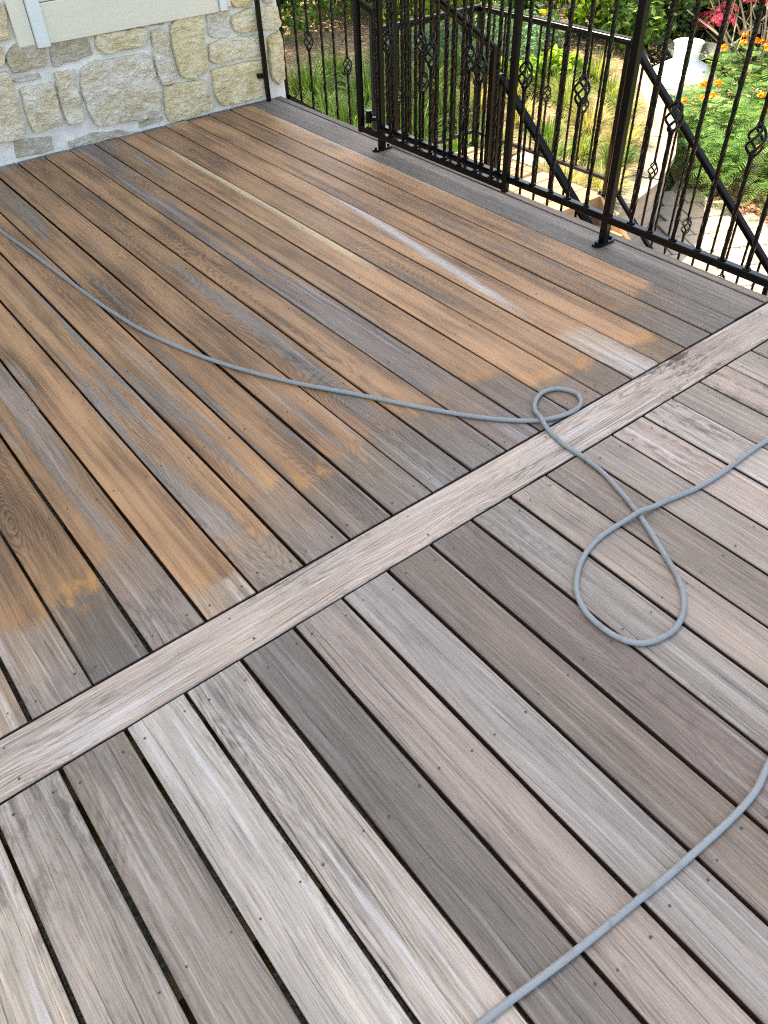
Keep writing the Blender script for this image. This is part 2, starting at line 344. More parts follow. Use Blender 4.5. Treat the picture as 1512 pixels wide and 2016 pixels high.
# measured outlines (metres): wall stones in x,z; hose in x,y
STONES={
 'S1':[(-1.287,0.53),(-1.137,0.51),(-1.159,0.421),(-1.331,0.416),(-1.341,0.48)],
 'S2':[(-1.103,0.509),(-0.912,0.515),(-0.898,0.424),(-1.122,0.403)],
 'S3':[(-0.857,0.514),(-0.572,0.503),(-0.596,0.422),(-0.816,0.417),(-0.863,0.446)],
 'S4':[(-1.345,0.384),(-1.21,0.39),(-1.204,0.362),(-1.308,0.368)],
 'S5':[(-1.329,0.333),(-1.163,0.338),(-1.155,0.295),(-1.164,0.131),(-1.324,0.124),(-1.328,0.206)],
 'S6':[(-1.129,0.373),(-1.025,0.369),(-1.036,0.243),(-1.044,0.126),(-1.135,0.13),(-1.133,0.261)],
 'S7':[(-0.982,0.361),(-0.917,0.388),(-0.601,0.379),(-0.58,0.335),(-0.576,0.185),(-0.585,0.101),(-0.625,0.065),(-0.975,0.08),(-1,0.174),(-1.006,0.267)],
 'S8':[(-1.522,0.43),(-1.358,0.419),(-1.362,0.321),(-1.36,0.163),(-1.404,0.114),(-1.64,0.124)],
 'S9':[(-1.434,0.105),(-1.337,0.094),(-1.352,0.019),(-1.45,0.023)],
 'S9b':[(-1.331,0.094),(-1.242,0.083),(-1.252,0.019),(-1.346,0.019)],
 'S10':[(-1.153,0.039),(-1.021,0.047),(-0.843,0.03),(-0.746,-0.008),(-1.032,0.009),(-1.152,0.004)],
 'S12':[(-1.361,0.709),(-1.279,0.706),(-1.296,0.584),(-1.305,0.566),(-1.399,0.57)],
 'S13':[(-0.722,0.047),(-0.583,0.051),(-0.586,0.027),(-0.727,0.018)],
 'S0':[(-1.447,0.547),(-1.35,0.526),(-1.355,0.491),(-1.379,0.455),(-1.478,0.454)],
 'SD':[(-0.575,0.523),(-0.444,0.518),(-0.473,0.498),(-0.526,0.504)],
 'T1':[(-0.544,0.477),(-0.464,0.47),(-0.461,0.232),(-0.465,0.217),(-0.545,0.216),(-0.555,0.316)],
 'T2':[(-0.427,0.479),(-0.357,0.512),(-0.227,0.513),(-0.244,0.235),(-0.314,0.216),(-0.367,0.217),(-0.42,0.24),(-0.435,0.396)],
 'T3':[(-0.529,0.202),(-0.28,0.191),(-0.253,0.106),(-0.26,0.024),(-0.552,0.014),(-0.548,0.126)],
 'T4':[(-0.185,0.517),(-0.049,0.507),(-0.065,0.388),(-0.12,0.382),(-0.195,0.404)],
 'T5':[(-0.197,0.363),(-0.142,0.37),(0.116,0.358),(0.164,0.347),(0.159,0.252),(-0.185,0.259),(-0.214,0.283)],
 'T6':[(-0.218,0.23),(-0.027,0.224),(0.119,0.226),(0.143,0.194),(0.134,0.043),(0.025,0.027),(-0.188,0.035),(-0.219,0.105)],
 'T7':[(-0.031,0.477),(0.131,0.492),(0.276,0.479),(0.285,0.398),(0.268,0.374),(-0.02,0.392),(-0.036,0.435)],
 'T8':[(0.188,0.322),(0.273,0.357),(0.283,0.236),(0.276,0.091),(0.231,0.071),(0.192,0.107),(0.178,0.21)],
 'T9':[(-0.03,0.574),(0.129,0.562),(0.093,0.51),(0.006,0.517),(-0.023,0.538)],
 'T10':[(0.188,0.549),(0.257,0.545),(0.238,0.51),(0.197,0.513)],
}
HOSE1= [(-1.847,2.978),(-1.825,2.603),(-1.798,2.286),(-1.77,1.896),(-1.741,1.564),(-1.698,1.302),(-1.609,1.005),(-1.485,0.739),(-1.349,0.519),(-1.213,0.294),(-1.109,0.146),(-1.01,0.045),(-0.934,0.009),(-0.862,0),(-0.818,0.02),(-0.799,0.063),(-0.824,0.115),(-0.879,0.131),(-0.935,0.109),(-0.979,0.061),(-1.006,-0.005),(-1.024,-0.094),(-1.025,-0.175),(-1.036,-0.261),(-1.059,-0.335),(-1.081,-0.398),(-1.109,-0.463),(-1.151,-0.545),(-1.194,-0.625),(-1.234,-0.678),(-1.287,-0.717),(-1.339,-0.734),(-1.391,-0.73),(-1.438,-0.709),(-1.464,-0.664),(-1.468,-0.598),(-1.454,-0.546),(-1.417,-0.496),(-1.344,-0.449),(-1.259,-0.425),(-1.175,-0.423),(-1.09,-0.435),(-0.999,-0.445),(-0.892,-0.466),(-0.783,-0.473),(-0.655,-0.47),(-0.549,-0.472),(-0.394,-0.489)]
HOSE2= [(-1.016,-0.888),(-1.333,-1.028),(-1.488,-1.069),(-1.548,-1.083),(-1.622,-1.087),(-1.729,-1.083),(-1.841,-1.076),(-1.918,-1.069),(-2.004,-1.062),(-2.074,-1.055),(-2.14,-1.047),(-2.203,-1.039),(-2.245,-1.035),(-2.32,-1.033),(-2.444,-1.033)]

# ================================================================== SETTING
GZ, BZ = -1.70, -1.20                      # path level, garden bed level
LITTER = mat_ground('leaf_litter_soil', (.12, .075, .05), (.29, .195, .125), (.38, .27, .18))
MULCH = mat_ground('red_brown_mulch', (.20, .085, .05), (.40, .215, .135), (.50, .32, .22), 20)
def sheet(name, x0, x1, y0, y1, z, n, amp, mat, kind='structure', fine=None):
    mb = MB(); vs = []; fs = []
    for j in range(n+1):
        for i in range(n+1):
            x = x0+(x1-x0)*i/n; y = y0+(y1-y0)*j/n
            vs.append((x, y, z + amp*mnoise.noise(Vector((x*.7, y*.7, z)))))
    for j in range(n):
        for i in range(n): a = j*(n+1)+i; fs.append((a, a+1, a+n+2, a+n+1))
    mb.add(vs, fs); return tag(mb.build(name, mat, smooth=True), kind=kind)
DRY = mat_ground('lawn', (.05, .075, .028), (.12, .145, .06), (.20, .20, .10), 12)
sheet('ground', -200, 200, -200, 200, GZ-.06, 4, 0, DRY)
mbd = MB(); mbd.add([(x, y, GZ-.02) for x, y in [(4.3, -2.5), (9.5, -2.0), (12.5, 4.0), (12.5, 9.0), (8.6, 7.1), (4.6, 3.2), (4.4, 2.3), (4.6, .8)]], [tuple(range(8))])
tag(mbd.build('mulch_bed', MULCH), kind='structure')
SOIL = mat_ground('bare_soil', (.045, .034, .025), (.10, .075, .055), (.16, .12, .085), 18)
mbd = MB(); mbd.add([(x, y, GZ-.03) for x, y in [(-8, -4), (.9, -4), (.9, 3.9), (-8, 3.9)]], [(0, 1, 2, 3)])
tag(mbd.build('soil_under_deck', SOIL), kind='structure')
# raised bed behind the low wall
cap_line = [(8.6, 7.4), (6.249, 5.157), (5.375, 4.238), (4.725, 3.619), (4.027, 3.129), (3.45, 2.84), (2.60, 2.62)]
mb = MB()
bed = [(2.06, 2.62)] + [(x, y) for x, y in reversed(cap_line)] + [(40, 40), (-14, 40), (-14, 6.5), (.28, 6.5), (.28, 3.62), (2.06, 3.62)]
mb.add([(x, y, BZ) for x, y in bed] + [(x, y, GZ-.05) for x, y in bed], [tuple(range(len(bed)))] + [(i, i+len(bed), (i+1) % len(bed)+len(bed), (i+1) % len(bed)) for i in range(len(bed))])
tag(mb.build('garden_bed', LITTER), kind='structure')
# path of pavers that leads past the foot of the stairs
path = empty('path', kind='structure')
sub = MB(); sub.add([(x, y, GZ-.008) for x, y in [(.4, .2), (3.4, -1.6), (4.75, .8), (4.6, 2.3), (4.75, 3.0), (4.9, 3.45), (3.4, 2.75), (2.05, 2.55), (1.0, 1.4)]], [tuple(range(9))])
sub.build('path_bed', CAPSTONE, path)
def inside(pt, poly):
    x, y = pt; c = False
    for i in range(len(poly)):
        (x1, y1), (x2, y2) = poly[i], poly[i-1]
        if (y1 > y) != (y2 > y) and x < (x2-x1)*(y-y1)/(y2-y1)+x1: c = not c
    return c
ppoly = [(.35, .2), (3.4, -1.7), (4.8, .8), (4.62, 2.3), (4.85, 3.2), (4.4, 3.2), (3.3, 2.6), (2.06, 2.5), (2.06, 1.2), (1.0, 1.1)]
rp = random.Random(3); pmesh = []
for k in range(4):
    m_ = MB(); m_.box(-.118, .118, -.118 if k % 2 else -.158, .118 if k % 2 else .158, 0, .022, .006); pmesh.append(m_.mesh('paver', PAVER))
ca, sa = math.cos(R(-28)), math.sin(R(-28))
for i in range(-16, 24):
    for j in range(-16, 24):
        u = i*.25 + (.125 if j % 2 else 0); v = j*.33
        x, y = 2.5+u*ca-v*sa, 1.2+u*sa+v*ca
        if inside((x, y), ppoly):
            o = link('paver', pmesh[2*(i % 2)], path, (x, y, GZ-.006+rp.uniform(-.002, .003)), R(-28)+rp.uniform(-.01, .01))

# ---------------------------------------------------------------- deck
deck = empty('deck', kind='structure')
P_ = 0.146
def props(o, **k):
    d = dict(seed=1.0, figure=.7, heart=0.0, stop=50.0, grey=.4, tone=1.0, pale=.5, dirt=.4, dirt_y=0.0, rust=.3,
             streak=0.0, streak_x=0.0, streak_s=0.0, streak_a=0.0, streak_b=9.0, streak_w=0.0)
    d.update(k)
    for a, v in d.items(): o[a] = float(v)
def plank(x0, x1, y0, y1, tint, rnd, loc=None, rz=0, seg=9, **k):
    """one board; the mesh is centred in x, keeps world y"""
    w = (x1-x0)/2; mb = MB(); vs = []; th = .028; b = .0018
    dz = rnd.uniform(-.0012, .0012); tilt = rnd.uniform(-.0012, .0012); cup = rnd.uniform(-.001, .0008)
    for s in range(seg+1):
        y = y0+(y1-y0)*s/seg; ja = rnd.uniform(-.0015, .0015); jb = rnd.uniform(-.0015, .0015)
        for x, z in ((-w, -th), (-w, -b-.0005), (-w+b, 0), (0, cup), (w-b, 0), (w, -b-.0005), (w, -th)):
            vs.append((x + (ja if x < 0 else jb if x > 0 else 0), y, z+dz+tilt*x/w))
    n = 7; fs = []
    for s in range(seg):
        for i in range(n): fs.append((s*n+i, s*n+(i+1) % n, (s+1)*n+(i+1) % n, (s+1)*n+i)[::-1])
    fs += [tuple(range(n)), tuple(range(seg*n+n-1, seg*n-1, -1))]
    mb.add(vs, fs)
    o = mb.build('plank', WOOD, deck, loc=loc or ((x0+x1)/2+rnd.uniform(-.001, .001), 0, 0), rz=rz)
    o.color = tuple((c*.84+.006)*w_ for c, w_ in zip(lin(*tint), (1.04, 1.0, .93))) + (1,)
    props(o, seed=rnd.uniform(0, 20), heart=rnd.uniform(-.06, .06), **k)
    return o
rd = random.Random(21)
screws = MB()
def screw(x, y):
    n = 7; r = rd.uniform(.0020, .0032)
    screws.add([(x+r*math.cos(2*math.pi*k/n), y+r*math.sin(2*math.pi*k/n), .0021) for k in range(n)], [tuple(range(n))])
WALL_Y = 3.46
stops = [.35, .32, .12, .335, .15, .18, .318, .319, .327, .347, .297, .26, .308, .167, .095, .36, .271, .277, .20, .22, .25, .3, .2, .3, .3]
greys = [.15, .38, .25, .12, .32, .15, .45, .80, .20, .56, .36, .54, .34, .62, .25, .60, .34, .25, .45, .3, .5, .3, .6, .3, .4]
tones = [1.12, .80, .98, 1.12, .88, 1.10, .86, .90, .94, .82, .90, .84, 1.0, .98, 1.0, .90, .70, .84, 1.0, .9, .9, .9, 1, .9, 1]
ftint = [(128,118,114), (126,118,112), (128,116,104), (176,168,162), (128,119,113), (134,126,122), (130,121,116), (128,119,117), (132,123,118), (136,127,123),
         (134,126,121), (130,119,112), (142,130,123), (148,140,136), (165,153,145), (146,133,126), (110,104,101), (150,141,137), (160,148,138)]
for k in range(38):
    ex = {}
    if k == 3: ex = dict(streak=.85, streak_x=-.06-.49*.0905+.01, streak_s=.0905, streak_a=.45, streak_b=3.1)
    if k == 5: ex = dict(streak=.8, streak_x=.058, streak_s=0.0, streak_a=1.1, streak_b=3.4, streak_w=1.0)
    if k == 0: ex = dict(streak=.45, streak_x=.064, streak_s=0.0, streak_a=1.3, streak_b=3.5, streak_w=.5)
    x1 = -k*P_-.0044; x0 = -(k+1)*P_+.0044
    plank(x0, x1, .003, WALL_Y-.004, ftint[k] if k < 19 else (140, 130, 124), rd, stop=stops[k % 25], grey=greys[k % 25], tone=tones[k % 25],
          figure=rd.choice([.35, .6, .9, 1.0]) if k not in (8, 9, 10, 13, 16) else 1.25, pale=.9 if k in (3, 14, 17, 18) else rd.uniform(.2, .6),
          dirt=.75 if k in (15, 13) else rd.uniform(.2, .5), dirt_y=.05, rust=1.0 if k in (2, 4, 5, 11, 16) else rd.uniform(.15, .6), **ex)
    for yj in (.045, .60, 1.16, 1.72, 2.28, 2.84, 3.38):
        for sx in (-.045, .045): screw((x0+x1)/2+sx+rd.uniform(-.008, .008), yj+rd.uniform(-.012, .012))
# edge boards along the railing
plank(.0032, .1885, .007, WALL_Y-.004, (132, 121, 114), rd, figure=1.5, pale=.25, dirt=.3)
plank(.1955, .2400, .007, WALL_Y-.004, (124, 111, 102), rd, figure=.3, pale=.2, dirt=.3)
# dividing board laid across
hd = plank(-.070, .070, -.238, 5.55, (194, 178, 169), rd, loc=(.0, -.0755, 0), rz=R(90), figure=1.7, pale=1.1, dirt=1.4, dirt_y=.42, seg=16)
# near boards, running on from the other side of the dividing board
ntint = {-4: (170,158,148), -3: (180,170,160), -2: (192,180,168), -1: (164,154,146), 0: (138,128,120), 1: (182,176,171), 2: (184,174,167), 3: (112,105,101), 4: (156,143,137), 5: (150,145,143),
         6: (122,109,101), 7: (118,105,100), 8: (146,139,135), 9: (160,147,140), 10: (138,125,116), 11: (158,146,139), 12: (184,167,160), 13: (186,177,171), 14: (158,147,139), 15: (180,162,153), 16: (168,158,151), 17: (150,140,133), 18: (150,138,130), 19: (150,138,130)}
N0 = -2.6192
for j in range(-20, 20):
    x0 = N0+j*P_+.0050; x1 = min(N0+(j+1)*P_-.0050, .24)
    if x1-x0 < .03: continue
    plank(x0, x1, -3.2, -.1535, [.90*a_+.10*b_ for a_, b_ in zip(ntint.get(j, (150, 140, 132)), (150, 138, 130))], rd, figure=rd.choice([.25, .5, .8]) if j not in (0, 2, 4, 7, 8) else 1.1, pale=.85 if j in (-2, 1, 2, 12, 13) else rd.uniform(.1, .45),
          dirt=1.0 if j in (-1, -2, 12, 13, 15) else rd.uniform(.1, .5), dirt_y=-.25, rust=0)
    for yj in (-.20, -.66, -1.12, -1.58, -2.04):
        for sx in (-.045, .045): screw((x0+x1)/2+sx+rd.uniform(-.008, .008), yj+rd.uniform(-.012, .012))
for i in range(9):
    for sy in (-.045, .045): screw(.1-i*.56+rd.uniform(-.02, .02), -.076+sy)
tag(screws.build('screw_heads', SCREW, deck), kind='stuff')
# frame below: joists and the rim
for y in (-2.04, -1.58, -1.12, -.66, -.20, -.0, .60, 1.16, 1.72, 2.28, 2.84, 3.38):
    jb = MB(); jb.box(-5.6, .188, y-.022, y+.022, -.24, -.0305); jb.build('joist', JOIST, deck)
jb = MB(); jb.box(.190, .2335, -3.2, WALL_Y-.004, -.27, -.0305, .003); jb.build('rim_board', STAIRDARK, deck)
for y in (-2.6, -.6, 1.4, 3.2):
    jb = MB(); jb.box(.06, .16, y-.05, y+.05, GZ-.1, -.2405, .006); jb.build('support_post', STAIRDARK, deck)

# ================================================================== HOUSE
house = empty('house', (-5, WALL_Y, GZ), label='house with rough pale limestone wall above the far end of the deck', cat='house')
def hp(mb, name, mat, parent=house, smooth=False):
    o = mb.build(name, mat, parent, smooth)
    if parent is house: o.location = -house.location
    return o
mb = MB(); nx_, nz_ = 60, 16; vs = []; fs = []
for j in range(nz_+1):
    for i in range(nx_+1):
        x = -4.0+4.28*i/nx_; z = -.3+1.5*j/nz_
        y = WALL_Y+.002+.007*mnoise.noise(Vector((x*6, z*6, 2)))
        vs.append((x + (.012*mnoise.noise(Vector((0, z*9, 5))) if i == nx_ else 0), y, z))
for j in range(nz_):
    for i in range(nx_): a = j*(nx_+1)+i; fs.append((a, a+1, a+nx_+2, a+nx_+1))
mb.add(vs, fs); mb.box(-12, .272, WALL_Y+.02, 6.6, GZ-.1, 3.2)
hp(mb, 'wall', MORTAR)
mb = MB(); mb.box(-12.0, .30, WALL_Y-.005, 6.6, 3.203, 7.6); hp(mb, 'upper_wall', CREAM)  # upper storey and roof are unseen, sized so their shadow covers the deck
mb = MB(); mb.add([(-12.4, 3.1, 7.5), (.6, 3.1, 7.5), (.6, 6.9, 7.5), (-12.4, 6.9, 7.5), (-12.4, 5.0, 8.8), (.6, 5.0, 8.8)], [(0,1,5,4), (2,3,4,5), (0,4,3), (1,2,5), (3,2,1,0)])
hp(mb, 'roof', BARK)
SC = {'S1': (168,158,142), 'S2': (166,162,154), 'S3': (226,208,172), 'S4': (188,184,180), 'S5': (214,206,188), 'S6': (222,210,192), 'S7': (212,208,196), 'S8': (212,202,180),
      'S9': (170,168,160), 'S9b': (172,170,163), 'S10': (172,170,162), 'S12': (214,196,154), 'S13': (184,182,174), 'S0': (212,196,162), 'SD': (140,136,130), 'T1': (216,212,202), 'T2': (228,204,158),
      'T3': (224,206,168), 'T4': (206,206,204), 'T5': (222,208,178), 'T6': (224,202,156), 'T7': (222,206,172), 'T8': (224,200,154), 'T9': (230,198,142), 'T10': (220,208,186)}
def stone(poly, depth, seed, tint, smooth_face=False):
    rs = random.Random(seed); poly = [tuple(p) for p in poly]; c0 = Vector((sum(p[0] for p in poly)/len(poly), sum(p[1] for p in poly)/len(poly)))
    poly = [tuple(Vector(p)+(Vector(p)-c0).normalized()*.009) for p in poly]; c = Vector((sum(p[0] for p in poly)/len(poly), sum(p[1] for p in poly)/len(poly)))
    area = abs(sum(poly[i-1][0]*poly[i][1]-poly[i][0]*poly[i-1][1] for i in range(len(poly))))/2
    ring = []; size = math.sqrt(area)
    for i in range(len(poly)):
        a = Vector(poly[i]); b = Vector(poly[(i+1) % len(poly)]); pv = Vector(poly[i-1])
        ring.append(a*.94+(b+pv)*.03)
        m = max(1, int((b-a).length/.035))
        for k in range(1, m+1):
            t = k/(m+1); ring.append(a.lerp(b, t)+Vector((rs.uniform(-.005, .005), rs.uniform(-.005, .005))))
    n = len(ring); vs = []; fs = []
    levels = [(1.0, -.004), (.985, .55), (.93, .95), (.74, 1.0), (.48, 1.0), (.22, 1.0)]
    for sc_, h in levels:
        for p in ring:
            q = c+(p-c)*sc_ if sc_ < .9 else p+(c-p).normalized()*(1-sc_)*.09
            y = -depth*h if h > 0 else .006
            if h > .5:
                nn = mnoise.noise(Vector((q.x*13+seed, q.y*13, 1)))*.5+mnoise.noise(Vector((q.x*34, q.y*34+seed, 4)))*.3
                y -= nn*depth*(.25 if smooth_face else .8)
            vs.append((q.x, WALL_Y+y, q.y))
    vs.append((c.x, WALL_Y-depth, c.y))
    for r in range(len(levels)-1):
        for k in range(n): fs.append((r*n+k, r*n+(k+1) % n, (r+1)*n+(k+1) % n, (r+1)*n+k)[::1])
    for k in range(n): fs.append(((len(levels)-1)*n+k, (len(levels)-1)*n+(k+1) % n, len(vs)-1))
    mb = MB(); mb.add(vs, fs); o = hp(mb, 'stone', STONE); tint = [.62*a_+.38*b_ for a_, b_ in zip(tint, (220, 209, 188))]; o.color = tuple(min(.9, c*1.28) for c in lin(*tint))+(1,); return o
for i, (nm, poly) in enumerate(STONES.items()):
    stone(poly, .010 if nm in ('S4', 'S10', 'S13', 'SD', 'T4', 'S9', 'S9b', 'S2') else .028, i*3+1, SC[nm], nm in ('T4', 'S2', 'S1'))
rs_ = random.Random(5)                       # the same masonry where the photograph ends
z = .02
while z < 2.6:
    h = rs_.uniform(.14, .27); x = -4.0
    while x < .25:
        w = rs_.uniform(.16, .42); x2 = min(x+w, .27)
        if z < .60 and x < -1.70 < x2: x2 = -1.66
        hidden = (x2 > -1.66 and z < .60) or (x2 > -1.36 and x < .0)
        if not hidden and x2-x > .08:
            g_ = .012; j = lambda: rs_.uniform(-.012, .012)
            stone([(x+g_+j(), z+g_+j()), ((x+x2)/2, z+g_+j()), (x2-g_+j(), z+g_+j()), (x2-g_+j(), z+h-g_+j()), ((x+x2)/2, z+h-g_+j()), (x+g_+j(), z+h-g_+j())][::-1], .02, rs_.randint(0, 999), rs_.choice([(214,204,184), (224,204,164), (196,190,178), (212,208,196)]))
        x = x2+.004
    z += h
# painted trim below the window
mb = MB(); mb.box(-1.112, -.118, WALL_Y-.030, WALL_Y+.02, .512, .690, .003); ap = hp(mb, 'window_apron', CREAM)
mb = MB(); mb.box(-1.112, -.118, WALL_Y-.024, WALL_Y+.02, .693, .90, .003); hp(mb, 'window_apron', CREAM)
mb = MB(); mb.box(-1.268, -1.183, WALL_Y-.030, WALL_Y+.02, .518, 2.3, .003); hp(mb, 'window_casing', CREAM)
mb = MB(); mb.box(-1.180, -1.115, WALL_Y-.052, WALL_Y+.02, .505, 2.3, .003); hp(mb, 'window_casing', CREAM_B)
mb = MB(); mb.box(-.115, -.072, WALL_Y-.046, WALL_Y+.02, .516, 2.3, .003); hp(mb, 'window_casing', CREAM_B)
mb = MB(); mb.box(-.069, -.034, WALL_Y-.024, WALL_Y+.02, .526, 2.3, .003); hp(mb, 'window_casing', CREAM)
mb = MB(); mb.box(-1.112, -.118, WALL_Y-.06, WALL_Y+.02, .903, .95, .004); hp(mb, 'window_sill', CREAM)
mb = MB(); mb.box(-1.112, -.118, WALL_Y-.012, WALL_Y+.02, .953, 2.2); wf = hp(mb, 'window', CREAM)
gm = mat_simple('window_glass', (.03, .035, .04), .05, .1)
for x0, x1 in ((-1.07, -.64), (-.59, -.16)):
    mb = MB(); mb.box(x0, x1, WALL_Y-.016, WALL_Y-.01, 1.0, 2.15); mb.build('pane', gm, wf)
mb = MB(); mb.box(-1.268, -.034, WALL_Y-.034, WALL_Y+.02, 2.303, 2.40, .003); hp(mb, 'window_head', CREAM)

# ================================================================== IRONWORK
BAR = .0140
def twist(mb, z0, z1, s=BAR, pitch=.31, plain=.035, step=.016):
    n = max(2, int((z1-z0)/step)); vs = []; fs = []; a = 0.0; L = z1-z0
    for i in range(n+1):
        z = z0+L*i/n
        t = min(max((z-z0-plain)/max(L-2*plain, 1e-3), 0), 1)*max(L-2*plain, 0)
        a = 2*math.pi*t/pitch
        for k in range(8):
            q = a+math.pi/8+k*math.pi/4+(.20 if k % 2 else -.20); vs.append((s*.64*math.cos(q), s*.64*math.sin(q), z))
    for i in range(n):
        for k in range(8): fs.append((i*8+k, i*8+(k+1) % 8, (i+1)*8+(k+1) % 8, (i+1)*8+k))
    mb.add(vs, fs)
BAS_H, BAS_R = .102, .0235
def basket_mesh():
    mb = MB()
    for k in range(4):
        pts = []
        for i in range(15):
            t = i/14; r = .006+BAS_R*math.sin(math.pi*t)**.75; q = k*math.pi/2+t*math.pi*1.05
            pts.append((r*math.cos(q), r*math.sin(q), (t-.5)*BAS_H))
        mb.tube(pts, .0052, 6)
    for e in (-1, 1): mb.lathe([(0, e*BAS_H*.5-.010), (.0105, e*BAS_H*.5-.010), (.0115, e*BAS_H*.5), (.0105, e*BAS_H*.5+.010), (0, e*BAS_H*.5+.010)], 8)
    return mb.mesh('basket', IRON, True)
BASKET = basket_mesh(); bal_cache = {}
def bal_mesh(L, basket, zc, s):
    key = (round(L, 3), basket, round(zc, 3), s)
    if key not in bal_cache:
        mb = MB()
        if basket: twist(mb, 0, zc-BAS_H/2, s); twist(mb, zc+BAS_H/2, L, s)
        else: twist(mb, 0, L, s)
        mb.box(-.013, .013, -.013, .013, 0, .006, .002)        # weld collar at the foot
        bal_cache[key] = mb.mesh('baluster', IRON)
    return bal_cache[key]
def baluster(root, x, y, z, L, basket=False, zc=.42, s=BAR, rz=0.0):
    o = link('baluster', bal_mesh(L, basket, zc, s), root, Vector((x, y, z))-root.location, rz)
    if basket: link('basket', BASKET, o, (0, 0, zc), .4)
    return o
def part(root, name, fn, mat=IRON):
    mb = MB(); fn(mb); o = mb.build(name, mat, root); o.location = -root.location; return o
def base_plate(mb, x, y, z, along='y'):
    for k in range(1):
        n = 10; L, w = .060, .023; pts = []
        for i in range(n+1): a = -math.pi/2+math.pi*i/n; pts.append((L-w+w*math.cos(a), w*math.sin(a)))
        for i in range(n+1): a = math.pi/2+math.pi*i/n; pts.append((-L+w+w*math.cos(a), w*math.sin(a)))
        P2 = [(x+px, y+py) for px, py in pts] if along == 'x' else [(x+py, y+px) for px, py in pts]
        if along != 'x': P2 = P2[::-1]
        m = len(P2); mb.add([(a, b, zz) for zz in (z, z+.010) for a, b in P2], [tuple(range(m-1, -1, -1)), tuple(range(m, 2*m))] + [(i, (i+1) % m, m+(i+1) % m, m+i) for i in range(m)])
        for sgn in (-1, 1):
            cx, cy = (x+sgn*.043, y) if along == 'x' else (x, y+sgn*.043)
            mb.lathe([(.0085, z+.009), (.0085, z+.016), (.005, z+.019), (0, z+.019)], 6, (cx, cy, 0))
# --- deck railing
RX = .125
rail = empty('deck_railing', (RX, .733, 0), label='black iron deck railing with twisted balusters standing along the deck edge', cat='railing')
for y in (2.265, .733, -.80, -2.33):
    def f(mb, y=y): mb.box(RX-.0165, RX+.0165, y-.0165, y+.0165, .009, 1.035, .003)
    p_ = part(rail, 'post', f)
    mb = MB(); base_plate(mb, RX, y, .0015, 'x'); b_ = mb.build('base_plate', IRON, p_)
part(rail, 'bottom_rail', lambda mb: mb.bar((RX, 2.250, .110), (RX, -2.306, .110), .032, .030))
part(rail, 'top_rail', lambda mb: mb.bar((RX, 2.30, 1.05), (RX, -2.36, 1.05), .052, .034, bev=.008))
ys = [2.161, 2.056, 1.947, 1.829, 1.715, 1.608, 1.499, 1.382, 1.264, 1.165, 1.055, .957, .851, .614, .518, .409, .294, .187, .082, -.025, -.135, -.245, -.355, -.465, -.575, -.685, -.915, -1.025]
for i, y in enumerate(ys):
    baluster(rail, RX, y, .125, .908, i in (2, 5, 8, 11, 14, 17, 20, 23, 26), .425, rz=i*.7)
# --- gate folded back against the railing
GX = .055
gate = empty('deck_gate', (GX, 2.35, 0), label='black iron gate with twisted bars folded open in front of the railing', cat='gate')
part(gate, 'stile', lambda mb: mb.box(GX-.0145, GX+.0145, 2.335, 2.364, .085, 1.0, .003))
part(gate, 'stile', lambda mb: mb.box(GX-.0145, GX+.0145, 1.250, 1.279, .082, 1.0, .003))
part(gate, 'bottom_rail', lambda mb: mb.bar((GX, 2.334, .105), (GX, 1.280, .105), .028, .030))
part(gate, 'top_rail', lambda mb: mb.bar((GX, 2.334, .985), (GX, 1.280, .985), .028, .030))
for i, y in enumerate([2.203, 2.101, 1.997, 1.897, 1.788, 1.682, 1.576, 1.464, 1.358]):
    baluster(gate, GX, y, .120, .844, i in (1, 4, 7), .425, rz=.3+i*.9)
def hinge(mb):
    for z in (.16,):
        mb.tube([(GX+.034, 2.325, z-.03), (GX+.034, 2.325, z+.03)], .017, 10)
        mb.bar((GX+.019, 2.335, z), (GX+.05, 2.32, z), .03, .03)
        mb.bar((GX+.034, 2.32, z-.012), (RX, 2.289, z-.012), .020, .020)
part(gate, 'hinge', hinge)
def hinge2(mb):
    mb.tube([(GX+.034, 2.325, .83), (GX+.034, 2.325, .89)], .017, 10); mb.bar((GX+.034, 2.32, .86), (RX, 2.289, .86), .020, .020)
part(gate, 'hinge', hinge2)
# --- latch post fixed to the stone wall
lp = empty('latch_post', (.122, 3.415, 0), label='slim black square post fixed to the stone wall where the gate latches', cat='post')
part(lp, 'post', lambda mb: mb.box(.110, .135, 3.402, 3.427, .0015, 1.05, .003))
part(lp, 'wall_bracket', lambda mb: (mb.bar((.108, 3.415, .150), (.072, 3.418, .150), .022, .026), mb.bar((.078, 3.418, .150), (.078, 3.462, .150), .020, .024)))
# --- stairs: short flight to a landing, then a flight down to the path
LZ = -.72
stair = empty('staircase', (1.5, 2.4, GZ), label='sunlit wooden staircase and landing below the deck behind the railing', cat='staircase')
for i in range(3):
    z = -.18*(i+1); x = .245+.26*i
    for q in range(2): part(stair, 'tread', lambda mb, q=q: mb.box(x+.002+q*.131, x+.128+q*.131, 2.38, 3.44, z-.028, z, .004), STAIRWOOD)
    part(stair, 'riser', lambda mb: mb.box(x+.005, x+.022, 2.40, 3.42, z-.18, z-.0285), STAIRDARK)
rq = random.Random(9)
y = 2.205
while y < 3.44:
    part(stair, 'landing_board', lambda mb: mb.box(1.03, 2.035, y, min(y+.139, 3.50), LZ-.028, LZ+rq.uniform(-.001, .001), .004), STAIRWOOD); y += .145
part(stair, 'landing_edge', lambda mb: mb.box(1.03, 2.037, 2.178, 2.203, LZ-.14, LZ+.001, .003), STAIRWOOD)
part(stair, 'landing_side', lambda mb: mb.box(2.006, 2.034, 2.204, 3.50, LZ-.20, LZ-.0285, .003), STAIRWOOD)
